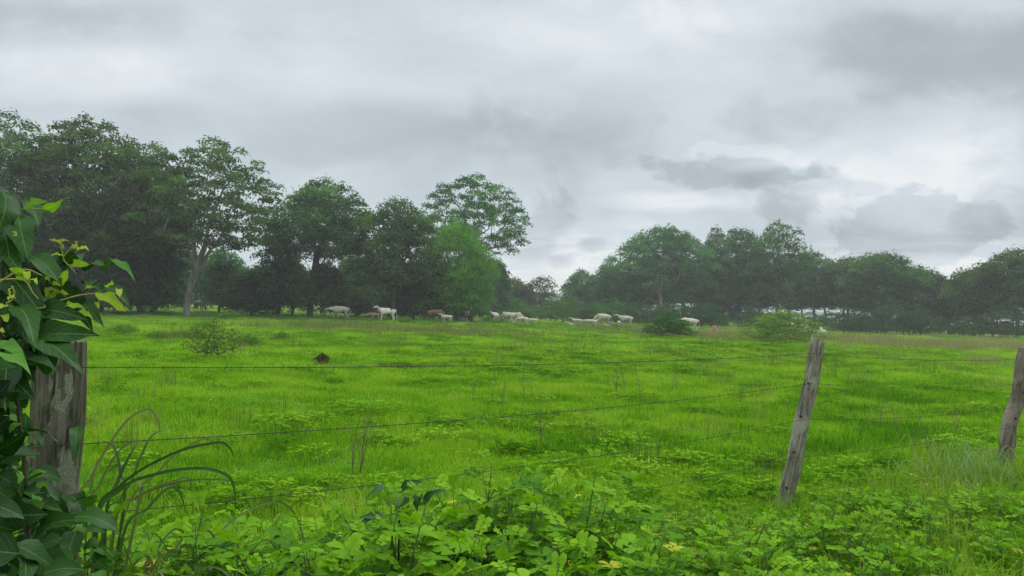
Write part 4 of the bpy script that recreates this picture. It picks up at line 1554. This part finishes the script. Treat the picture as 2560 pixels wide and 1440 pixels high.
M_VINE = plant_leaf_mat('dark_vine_leaf', [(0, (.006, .024, .003)), (.5, (.022, .072, .008)), (.8, (.055, .16, .014)), (1, (.12, .27, .03))], (.075, .16, .045), .018, .40, .15)
M_YOUNG = plant_leaf_mat('young_vine_leaf', [(0, (.11, .24, .02)), (.6, (.26, .38, .02)), (1, (.36, .36, .09))], (.36, .42, .12), .01, .5, .4)
M_SENNA = plant_leaf_mat('round_weed_leaf', [(0, (.018, .075, .003)), (.4, (.078, .215, .005)), (.95, (.19, .37, .010)), (1, (.38, .38, .03))], (.12, .26, .02), .008, .5, .28, vein_w=.05)
M_SEED = plant_leaf_mat('dark_sapling_leaf', [(0, (.015, .06, .015)), (.6, (.035, .12, .02)), (1, (.22, .34, .03))], (.1, .2, .05), .03, .4, .25)
M_STEM_G = solid_mat('green_stem', (.05, .12, .025), (.12, .19, .05), 20)
M_STEM_Y = solid_mat('young_stem', (.22, .26, .05), (.34, .28, .10), 14)
M_STEM_D = solid_mat('woody_stem', (.035, .035, .02), (.08, .075, .045), 20)
EYE = np.array([0, 0, CAMH])


def toward(p_, up_w=.6, rng=RNG, jit=.3):
    """A leaf normal: part up, part out of the thicket towards the road."""
    v = EYE - p_; v /= np.linalg.norm(v)
    return v * (1 - up_w) + np.array([0, 0, up_w]) + rng.normal(size=3) * jit


# ---- climbing vine over the first post
vine = link('vine', None, loc=(-1.55, 2.1, 0))
tag(vine, 'dark big leaved vine with yellow green shoots smothering the left edge and the first post', 'vine')
inv = np.array([1.55, -2.1, 0])
rv = np.random.default_rng(77)
old, young, st_d, st_y = LeafAcc(), LeafAcc(), Acc(), Acc()
OLD = [  # base px, tip px, width px, distance, tint, up weight
    ((10, 480), (2, 574), 62, 1.9, .35, .2), ((48, 548), (66, 638), 58, 2.0, .45, .1), ((60, 634), (158, 706), 56, 1.9, .42, .75), ((-10, 640), (52, 668), 48, 1.95, .45, .8),
    ((160, 668), (206, 632), 42, 2.1, .45, .7), ((212, 680), (264, 654), 32, 2.05, .5, .8), ((256, 676), (340, 680), 22, 2.05, .72, .5), ((210, 706), (268, 742), 28, 2.1, .45, .8),
    ((250, 722), (328, 758), 34, 2.1, .35, .6), ((72, 846), (242, 833), 58, 1.75, .30, .35), ((66, 848), (203, 912), 66, 1.72, .38, .35), ((80, 776), (212, 792), 52, 1.85, .25, .4),
    ((-8, 892), (70, 912), 40, 1.6, .85, .5), ((-12, 860), (62, 886), 36, 1.62, .8, .7), ((110, 690), (190, 770), 60, 2.0, .25, .3), ((150, 730), (226, 810), 54, 2.05, .22, .3),
    ((30, 700), (110, 790), 66, 1.95, .25, .4), ((10, 740), (90, 860), 70, 1.85, .2, .3), ((40, 770), (90, 850), 52, 1.8, .42, .7), ((0, 590), (30, 660), 50, 2.0, .3, .3),
    ((170, 655), (130, 720), 44, 2.1, .3, .4), ((60, 500), (100, 560), 40, 2.1, .35, .4), ((196, 765), (252, 800), 36, 2.0, .3, .4), ((0, 930), (75, 985), 60, 1.75, .2, .3),
    ((20, 910), (10, 1010), 58, 1.75, .15, .2), ((60, 900), (40, 985), 48, 1.85, .2, .3), ((88, 1360), (198, 1284), 62, 1.8, .45, .5), ((52, 1294), (150, 1262), 56, 1.9, .4, .6),
    ((92, 1388), (186, 1452), 62, 1.7, .42, .5), ((30, 1240), (120, 1230), 60, 1.9, .3, .5), ((150, 1200), (60, 1190), 52, 2.1, .35, .6), ((192, 1065), (186, 1142), 26, 2.75, .4, .1),
    ((20, 1330), (-20, 1400), 60, 1.7, .3, .5), ((10, 1400), (80, 1450), 60, 1.6, .35, .6), ((170, 1240), (215, 1300), 40, 2.0, .3, .4), ((190, 1330), (160, 1420), 44, 1.9, .3, .3),
]
for (b_, t_, w_, d, tt, uw) in OLD:
    B_ = at(*b_, d + .05); T_ = at(*t_, d - .05 + rv.normal() * .04)
    leaf(old, B_ + inv, T_ + inv, w_ * 1.2 / F * d, toward(B_, uw, rv, .15), 'ovate', fold=rv.uniform(.1, .35), curl=rv.uniform(.05, .2), tint=tt, rng=rv, nu=11)
# thick leafy fill behind and below
def fill(n, x0, x1, y0, y1, d0, d1, L0, L1, tt, keep=None):
    for _ in range(n):
        px, py = rv.uniform(x0, x1), rv.uniform(y0, y1)
        if keep and not keep(px, py):
            continue
        d = rv.uniform(d0, d1)
        B_ = at(px, py, d)
        if B_[2] < .02:
            continue
        l_ = rv.uniform(L0, L1)
        dr = unit(np.array([rv.normal(), rv.normal() * .6 - .3, rv.normal() * .5 - .35]))
        leaf(old, B_ + inv, B_ + dr * l_ + inv, l_ * rv.uniform(.52, .72), toward(B_, .55, rv, .35), 'ovate', fold=rv.uniform(.1, .4), curl=rv.uniform(0, .25),
             tint=np.clip(tt + rv.normal() * .18, 0, 1), rng=rv, nu=7, cross=(-1, 0, 1))


fill(110, -330, 60, 820, 1250, 1.6, 2.3, .07, .13, .25)
fill(110, -30, 110, 860, 1150, 1.8, 2.4, .05, .10, .3, lambda x, y: x < 62)
fill(70, -40, 150, 640, 870, 1.95, 2.3, .06, .11, .22, lambda x, y: x < 130)
fill(300, -420, 190, 1170, 1520, 1.5, 2.5, .05, .11, .38, lambda x, y: x < 50 or y > 1235 + (x > 90) * 25)
fill(260, -200, 250, 1200, 1480, 1.9, 2.7, .03, .07, .60, lambda x, y: x < 60 or y > 1250)
# lighter small leaves low down
for _ in range(70):
    px, py = rv.uniform(-20, 120), rv.uniform(1010, 1300)
    d = rv.uniform(1.75, 2.2)
    if px > 70 and py < 1160:
        continue
    B_ = at(px, py, d)
    dr = unit(np.array([rv.normal(), rv.normal() * .5 - .4, rv.normal() * .4 - .1]))
    l_ = rv.uniform(.035, .06)
    leaf(old, B_ + inv, B_ + dr * l_ + inv, l_ * .6, toward(B_, .6, rv, .3), 'ovate', tint=rv.uniform(.75, .95), rng=rv, nu=6, cross=(-1, 0, 1))
YOUNG = [((65, 522), (108, 500), 26, 2.0, .05), ((108, 522), (152, 505), 26, 2.0, .05), ((238, 734), (312, 772), 30, 2.0, .6), ((134, 712), (170, 680), 24, 2.0, .45), ((176, 618), (196, 604), 14, 2.05, .8),
         ((192, 628), (222, 618), 14, 2.05, .85), ((158, 622), (140, 596), 9, 2.05, .9), ((146, 606), (126, 598), 7, 2.05, .95), ((150, 604), (168, 600), 8, 2.05, .9), ((158, 640), (128, 636), 12, 2.05, .8), ((178, 662), (220, 660), 20, 2.05, .5),
         ((60, 682), (24, 672), 18, 1.9, .5), ((52, 680), (72, 694), 22, 1.9, .5), ((46, 690), (66, 702), 20, 1.9, .6), ((76, 702), (94, 704), 12, 1.9, .7), ((122, 700), (120, 682), 12, 2.0, .6), ((122, 722), (116, 742), 12, 2.0, .6),
         ((112, 726), (142, 724), 11, 2.0, .9), ((140, 728), (126, 752), 20, 2.0, .5), ((144, 734), (168, 732), 12, 2.0, .6), ((136, 740), (122, 750), 14, 2.0, .5), ((215, 722), (232, 716), 8, 2.0, .6), ((262, 712), (282, 704), 14, 2.0, .6), ((292, 722), (300, 740), 16, 2.0, .8),
         ((70, 776), (74, 794), 22, 1.9, .5), ((156, 770), (206, 764), 18, 1.95, .4), ((196, 778), (230, 792), 14, 1.95, .4), ((16, 766), (-6, 768), 22, 1.8, .85), ((22, 752), (36, 738), 10, 1.8, .9), ((30, 740), (26, 716), 8, 1.8, .95), ((0, 790), (20, 800), 20, 1.8, .3),
         ((-5, 830), (10, 826), 12, 1.8, .95), ((34, 590), (38, 578), 9, 1.95, .95), ((243, 756), (246, 768), 10, 2.0, .5), ((0, 1268), (40, 1262), 8, 1.9, .3)]
for (b_, t_, w_, d, tt) in YOUNG:
    B_ = at(*b_, d - .06); T_ = at(*t_, d - .10)
    leaf(young, B_ + inv, T_ + inv, w_ / F * d, toward(B_, .4, rv, .25), 'round', fold=.2, curl=.12, tint=tt, rng=rv, nu=7, wave=.07)
SHOOTS = [([(-10, 712), (40, 680), (70, 674), (104, 688)], 1.9, .0022), ([(-10, 700), (58, 700), (84, 734), (114, 766)], 1.92, .0024), ([(114, 768), (150, 752), (200, 738), (240, 734)], 1.97, .0026),
          ([(114, 768), (60, 776), (10, 774), (-15, 766)], 1.9, .002), ([(60, 676), (80, 716), (112, 764)], 1.95, .0024), ([(160, 652), (154, 624), (148, 606)], 2.04, .002), ([(160, 640), (170, 628), (184, 616)], 2.04, .002),
          ([(36, 545), (46, 528), (64, 521), (105, 522), (130, 512)], 2.0, .002), ([(160, 652), (176, 668), (190, 684)], 2.05, .002), ([(16, 758), (30, 750), (36, 730), (28, 714)], 1.8, .002), ([(250, 736), (292, 734), (300, 740)], 2.0, .0016)]
for (ps, d, r_) in SHOOTS:
    pts = bezier([at(x, y, d - .05) + inv for x, y in ps], 6)
    tube(st_y, pts, np.linspace(r_, r_ * .6, len(pts)), 5)
STEMS = [([(-40, 1440), (-20, 1150), (0, 850), (8, 680), (20, 590), (38, 540)], 1.98, .008), ([(40, 1500), (70, 1340), (60, 1150), (40, 950), (64, 850), (90, 800), (114, 768)], 1.95, .006), ([(64, 850), (110, 720), (160, 652)], 2.02, .004),
         ([(-40, 1000), (0, 1008), (72, 1008)], 2.1, .003), ([(60, 1420), (90, 1370), (150, 1300)], 1.9, .003), ([(-10, 1345), (50, 1330), (85, 1315)], 1.85, .0025), ([(160, 800), (200, 740), (250, 700)], 2.08, .003)]
for (ps, d, r_) in STEMS:
    pts = bezier([at(x, y, d) + inv for x, y in ps], 7)
    tube(st_d, pts, np.linspace(r_, r_ * .5, len(pts)), 6)
link('foliage', old.mesh('foliage', M_VINE, True), vine)
link('young_leaves', young.mesh('young_leaves', M_YOUNG, True), vine)['label'] = 'yellow green young leaves at the shoot tips'
link('stem', st_d.mesh('stem', M_STEM_D, True), vine)
link('shoot', st_y.mesh('shoot', M_STEM_Y, True), vine)

# ---- clump of long arching strap leaves beside the first post
M_STRAP = leaf_mat('strap_leaf', None, [(0, (.022, .055, .012)), (.35, (.05, .115, .02)), (.6, (.12, .155, .05)), (.8, (.19, .17, .09)), (1, (.28, .23, .13))], .25, .025, .45)
strap = Acc()
sb = at(262, 1400, 2.55)
sb[2] = 0.0


def blade(pts, width, tint):
    pts = bezier(pts, 8)
    n = len(pts)
    tan = unit(np.gradient(pts, axis=0))
    ref = EYE - pts[n // 2]
    s_ = unit(np.cross(tan, unit(ref[None])))
    f = np.linspace(0, 1, n)
    w_ = width * np.minimum(1, (1 - f) * 4) ** .6 * (.75 + .25 * np.minimum(f * 5, 1))
    nrm = np.cross(s_, tan)
    V = np.stack([pts - s_ * w_[:, None] / 2 + nrm * w_[:, None] * .2, pts, pts + s_ * w_[:, None] / 2 + nrm * w_[:, None] * .2], 1).reshape(-1, 3) - sb
    q = [(i * 3 + j, i * 3 + j + 1, (i + 1) * 3 + j + 1, (i + 1) * 3 + j) for i in range(n - 1) for j in range(2)]
    strap.add(V, q, tint)


BL = [([(190, 1330), (232, 1185), (310, 1060), (368, 1024), (392, 1048), (402, 1095)], .011, .72, 2.6), ([(235, 1340), (300, 1215), (430, 1135), (540, 1107), (572, 1118), (586, 1145)], .012, .1, 2.5),
      ([(240, 1350), (300, 1225), (400, 1183), (500, 1171), (566, 1188), (586, 1225), (589, 1285)], .014, .2, 2.45), ([(262, 1340), (296, 1200), (342, 1106)], .014, .12, 2.5),
      ([(305, 1300), (300, 1182), (285, 1120), (258, 1101)], .012, .12, 2.55), ([(280, 1340), (350, 1240), (430, 1205), (468, 1196), (480, 1225), (482, 1292)], .009, .62, 2.5),
      ([(300, 1380), (370, 1270), (420, 1222), (450, 1232), (464, 1285)], .012, .3, 2.45), ([(215, 1330), (250, 1210), (300, 1125), (345, 1102), (365, 1106)], .010, .55, 2.6),
      ([(300, 1330), (400, 1175), (480, 1110), (540, 1092), (580, 1110)], .009, .6, 2.6), ([(285, 1330), (330, 1200), (372, 1100), (410, 1072)], .010, .35, 2.6),
      ([(255, 1340), (330, 1250), (450, 1205), (560, 1200), (598, 1215)], .008, .4, 2.5), ([(340, 1290), (352, 1225), (350, 1180)], .012, .55, 2.5), ([(230, 1300), (225, 1230), (245, 1145)], .010, .4, 2.7)]
for (ps, w_, tt, d) in BL:
    m_ = len(ps)
    P3 = [at(x, y, d + .12 * (i / m_ - .3)) for i, (x, y) in enumerate(ps)]
    P3 = [sb + np.array([rv.normal() * .04, rv.normal() * .05, .0])] + P3
    blade(P3, w_ * .72, tt + .08)
for _ in range(150):
    a = rv.normal() * .6 + .3
    h = rv.uniform(.35, .8)
    o_ = rv.uniform(.15, .55)
    dy_ = rv.normal() * .25
    b0 = sb + np.array([rv.normal() * .09, rv.normal() * .10, 0])
    sx_ = math.sin(a) * 1.1
    P3 = [b0, b0 + [sx_ * o_ * .3, dy_ * .3, h * .62], b0 + [sx_ * o_ * .75, dy_ * .7, h * .95], b0 + [sx_ * o_ * 1.1, dy_, h * rv.uniform(.7, .95)], b0 + [sx_ * o_ * 1.3, dy_ * 1.2, h * rv.uniform(.3, .8)]]
    blade(P3, rv.uniform(.003, .009), np.clip(rv.normal() * .30 + .50, 0, 1))
o = link('grass_clump', strap.mesh('grass_clump', M_STRAP, True), loc=tuple(sb))
tag(o, 'clump of long arching strap leaves beside the lichen covered post', 'grass clump')

# ---- pale tall grass clump before the post at the right edge
tall = Acc()
M_TALL = leaf_mat('tall_grass_blade', None, [(0, (.07, .18, .03)), (.5, (.13, .26, .05)), (1, (.24, .33, .10))], .35, .04)
strap_save, strap = strap, tall
sb2 = at(2425, 1215, 7.2); sb2[2] = 0.0
sb_keep, sb = sb, sb2
for _ in range(150):
    h = rv.uniform(.2, .52); a = rv.uniform(0, 2 * PI); o_ = rv.uniform(.05, .4)
    c_, s_ = math.cos(a), math.sin(a)
    b0 = sb + np.array([rv.normal() * .22, rv.normal() * .2, 0])
    blade([b0, b0 + [c_ * o_ * .3, s_ * o_ * .3, h * .6], b0 + [c_ * o_ * .7, s_ * o_ * .7, h], b0 + [c_ * o_ * 1.2, s_ * o_ * 1.2, h * rv.uniform(.55, .95)]], rv.uniform(.005, .009), rv.uniform(.2, 1))
o = link('grass_clump', tall.mesh('grass_clump', M_TALL, True), loc=tuple(sb))
tag(o, 'pale tall grass clump at the foot of the post at the right edge', 'grass clump')


# ---- round leaved weeds
def senna(seed, H, spread, nbr, leaflet=.044, tint=.5):
    rng = np.random.default_rng(seed)
    lf, sm = LeafAcc(), Acc()
    axes_ = []
    main = bezier([(0, 0, -.05), (rng.normal() * .03, rng.normal() * .03, H * .5), (rng.normal() * .05, rng.normal() * .05, H)], 8)
    axes_.append((main, .2 if H > .4 else .1))
    for b in range(nbr):
        k = rng.integers(3, 9)
        p0 = main[k]
        a = rng.uniform(0, 2 * PI)
        l_ = spread * rng.uniform(.6, 1.1)
        zt = H * rng.uniform(.7, .98)
        axes_.append((bezier([p0, p0 + [math.cos(a) * l_ * .55, math.sin(a) * l_ * .55, (zt - p0[2]) * .55], [p0[0] + math.cos(a) * l_, p0[1] + math.sin(a) * l_, max(zt, p0[2] + .08)]], 6), .15))
    for ax_, start in axes_:
        n = len(ax_)
        tube(sm, ax_, np.linspace(.0048 if len(ax_) > 12 else .0032, .0016, n), 5, tint=.5)
        ln = np.concatenate([[0], np.cumsum(np.linalg.norm(np.diff(ax_, axis=0), axis=1))])
        s_ = ln[-1] * start
        a = rng.uniform(0, 6)
        while s_ < ln[-1]:
            f = s_ / ln[-1]
            c = np.array([np.interp(s_, ln, ax_[:, i]) for i in range(3)])
            a += 2.4 + rng.normal() * .3
            sc = leaflet * (1.0 if f < .85 else 1.0 - (f - .85) * 3.4) * rng.uniform(.6, 1.25)
            el = rng.uniform(-.1, .45) + (.5 if f > .9 else 0)
            dr = np.array([math.cos(a) * math.cos(el), math.sin(a) * math.cos(el), math.sin(el)])
            up = np.array([-math.cos(a) * math.sin(el), -math.sin(a) * math.sin(el), math.cos(el)]) + rng.normal(size=3) * .18
            sd_ = np.cross(up, dr)
            rl = sc * 2.1
            tube(sm, [c, c + dr * rl], [.0013, .0008], 3, cap=False)
            tt = np.clip(tint + rng.normal() * .22 + (.3 if f > .88 else 0), 0, .9) if rng.random() > .018 else 1.1
            for j, g_ in enumerate((.55, .78, 1.0)):
                b0 = c + dr * rl * g_
                ls = sc * (.72, .88, 1.05)[j]
                for q_ in (-1, 1):
                    fw = (.25, .45, .75)[j]
                    d2 = unit(dr * fw + sd_ * q_ + up * rng.uniform(-.12, .25))
                    leaf(lf, b0, b0 + d2 * ls, ls * .80, up + sd_ * q_ * rng.uniform(-.3, .2), 'obovate', fold=.12, curl=rng.uniform(-.02, .12), tint=tt + rng.uniform(-.05, .05), rng=rng, nu=5, wave=.0, cross=(-1, 0, 1))
            s_ += rng.uniform(.034, .052) * (1 if f < .8 else .7) * (leaflet / .044)
    return sm.mesh('stem', M_STEM_G, True), lf.mesh('leaves', M_SENNA, True)


SP = [senna(700 + k, .62 + .06 * k, .22, 4, leaflet=(.062, .048, .057, .043, .052)[k], tint=.42 + .05 * (k % 3)) for k in range(5)]
SPL = [senna(720 + k, .30, .16, 3, leaflet=.034, tint=.6) for k in range(4)]


def weed(protos__, k, x, y, H, label, group, base_h, rot=None, tilt=.12):
    o = link('leafy_weed', None, loc=(x, y, float(gz(x, y))))
    s_ = H / base_h
    o.scale = (max(s_, .7),) * 2 + (max(s_, .45),)
    o.rotation_euler = (rv.normal() * tilt, rv.normal() * tilt, rv.uniform(0, 6) if rot is None else rot)
    tag(o, label, 'weed', group)
    link('stem', protos__[k][0], o)
    link('leaves', protos__[k][1], o)
    return o


GA = 'round leaved weeds massed along the bottom of the picture'
LA = 'round leaved green weed in the mass along the bottom of the picture'
spec = [  # px, top row, distance: plants that rise above the rest
    (1235, 1190, 3.4, 'tall weed at the left peak of the weed mass, just below the third wire'), (1455, 1185, 3.5, 'tall weed at the right peak of the weed mass'),
    (1340, 1200, 3.6, 'tall weed between the two peaks of the weed mass'), (1580, 1228, 3.7, 'lone weed top standing clear in front of the grass right of the weed mass'),
    (1180, 1235, 3.2, 'tall weed just right of the dark leaved sapling'), (1400, 1240, 3.2, 'weed with pale leaves in front of the right peak'), (1300, 1235, 3.0, 'weed in front of the left peak'),
    (1500, 1250, 3.5, 'weed on the right shoulder of the mass'), (945, 1262, 2.8, 'weed just left of the dark sapling'), (1030, 1300, 2.75, 'weed just in front of the dark sapling'),
    (1060, 1258, 2.9, 'weed just right of the dark sapling'), (975, 1275, 2.6, 'short weed at the foot of the dark sapling'), (430, 1268, 2.5, 'pale weed top in front of the arching strap leaves')]
ps_ = []
for (px, top, d, lab) in spec:
    H = hgt(px, top, d); x = col_x(px, d)
    k = rv.integers(5)
    weed(SP, k, x, d, H, lab, GA, .62 + .06 * k, tilt=.04)
    ps_.append((x, d))


WLAND = [(250, 'the base of the arching strap leaf clump'), (450, 'the tips of the arching strap leaves'), (640, 'the bare third wire'), (820, 'the left foot of the weed mass'), (1000, 'the dark sapling'), (1180, 'the left peak of the weed mass'),
         (1340, 'the dip between the weed peaks'), (1455, 'the right peak of the weed mass'), (1580, 'the lone weed top'), (1750, 'the grass left of the leaning post'), (1960, 'the foot of the leaning post'), (2150, 'the verge right of the leaning post'), (2420, 'the pale tall grass clump'), (2560, 'the right edge post')]


def wl(px, d, low_=0):
    p_, n_ = min(WLAND, key=lambda l_: abs(l_[0] - px))
    row = ('front row' if d < 2.3 else ('middle row' if d < 3.2 else 'back row')) if not low_ else ('front row' if d < 4.2 else ('middle row' if d < 5 else 'back row'))
    side = 'below ' if abs(px - p_) < 40 else ('left of ' if px < p_ else 'right of ')
    return cutw(('low ' if low_ else '') + 'round leaved weed in the %s %s%s' % (row, side, n_))


def canopy(px):
    """Row of the top of the weed mass at each column."""
    return np.interp(px, [-100, 250, 450, 640, 800, 930, 1050, 1150, 1250, 1450, 1530, 1620, 1750, 2000, 2600], [1430, 1350, 1305, 1300, 1335, 1300, 1265, 1225, 1192, 1190, 1240, 1300, 1312, 1305, 1290])


tries = 0
while len(ps_) < 118 and tries < 6000:
    tries += 1
    d = math.sqrt(rv.uniform(1.45 ** 2, 4.1 ** 2))
    px = rv.uniform(260, 1980)
    x = col_x(px, d)
    md = .17 if px < 1550 else .2
    if any((x - a) ** 2 + (d - b) ** 2 < md ** 2 for a, b in ps_):
        continue
    hmax = hgt(px, canopy(px), d)
    if hmax < .22:
        continue
    if px > 1560 and d < 3.2:
        pass
    H = min(hmax, .86 if px < 1500 else .86 - (px - 1500) / 460 * .45) * rv.uniform(.84, 1.0)
    if px < 420 and d < 1.9:
        continue
    if H < .25:
        continue
    ps_.append((x, d))
    if H > .42:
        k = rv.integers(5)
        weed(SP, k, x, d, H, wl(px, d), GA, .62 + .06 * k)
    else:
        weed(SPL, rv.integers(4), x, d, H, wl(px, d), GA, .30)
# lower weeds on the right verge
GB, LB = 'low weeds on the right verge before the fence', 'low round leaved weed on the verge right of the weed mass'
n0 = 0
pr = []
tries = 0
while n0 < 110 and tries < 6000:
    tries += 1
    d = math.sqrt(rv.uniform(3.3 ** 2, 6.4 ** 2))
    px = rv.uniform(1500, 2620)
    x = col_x(px, d)
    if d > 4.4 + x * .9 - .1 or any((x - a) ** 2 + (d - b) ** 2 < .19 ** 2 for a, b in pr):
        continue
    if px > 2150 and d < 5.6 and rv.random() < min(.93, .6 + (px - 2150) / 500):
        continue
    hm_ = min(rv.uniform(.22, .38), hgt(px, np.interp(px, [1500, 1850, 1940, 2010, 2080, 2200, 2400, 2600], [1300, 1300, 1285, 1290, 1235, 1225, 1235, 1225]), d))
    if hm_ < .08:
        continue
    pr.append((x, d)); n0 += 1
    weed(SPL, rv.integers(4), x, d, hm_, wl(px, d, 1), GB, .30)

# dark leaved sapling among the weeds
sap_l, sap_s = LeafAcc(), Acc()
ds = 3.0
sbp = at(1000, 1400, ds); sbp[2] = 0
tube(sap_s, bezier([sbp - sbp, at(998, 1330, ds) - sbp, at(1000, 1215, ds) - sbp], 5), np.linspace(.007, .003, 10), 5)
for (b_, t_, w_, tt) in [((985, 1218), (912, 1240), 30, .2), ((1000, 1225), (1052, 1202), 26, .1), ((1008, 1222), (1055, 1222), 16, .95), ((1002, 1218), (980, 1200), 10, .9), ((996, 1220), (1000, 1195), 8, .9), ((990, 1230), (985, 1280), 46, .85),
                         ((1060, 1262), (1095, 1222), 26, .05), ((1050, 1230), (1040, 1275), 28, .1), ((960, 1290), (898, 1305), 28, .05), ((1000, 1240), (1012, 1290), 40, .6), ((1070, 1240), (1120, 1230), 22, .15), ((960, 1300), (900, 1290), 26, .1)]:
    B_ = at(*b_, ds) - sbp; T_ = at(*t_, ds - .05) - sbp
    leaf(sap_l, B_, T_, w_ / F * ds, toward(B_ + sbp, .5, rv, .2), 'ovate', tint=tt, rng=rv, nu=8)
sap = link('sapling', None, loc=tuple(sbp))
tag(sap, 'dark leaved sapling with one bright yellow green leaf left of the weed peaks', 'sapling')
link('stem', sap_s.mesh('stem', M_STEM_D, True), sap)
link('leaves', sap_l.mesh('leaves', M_SEED, True), sap)
print('foreground', _t.time() - _t0)
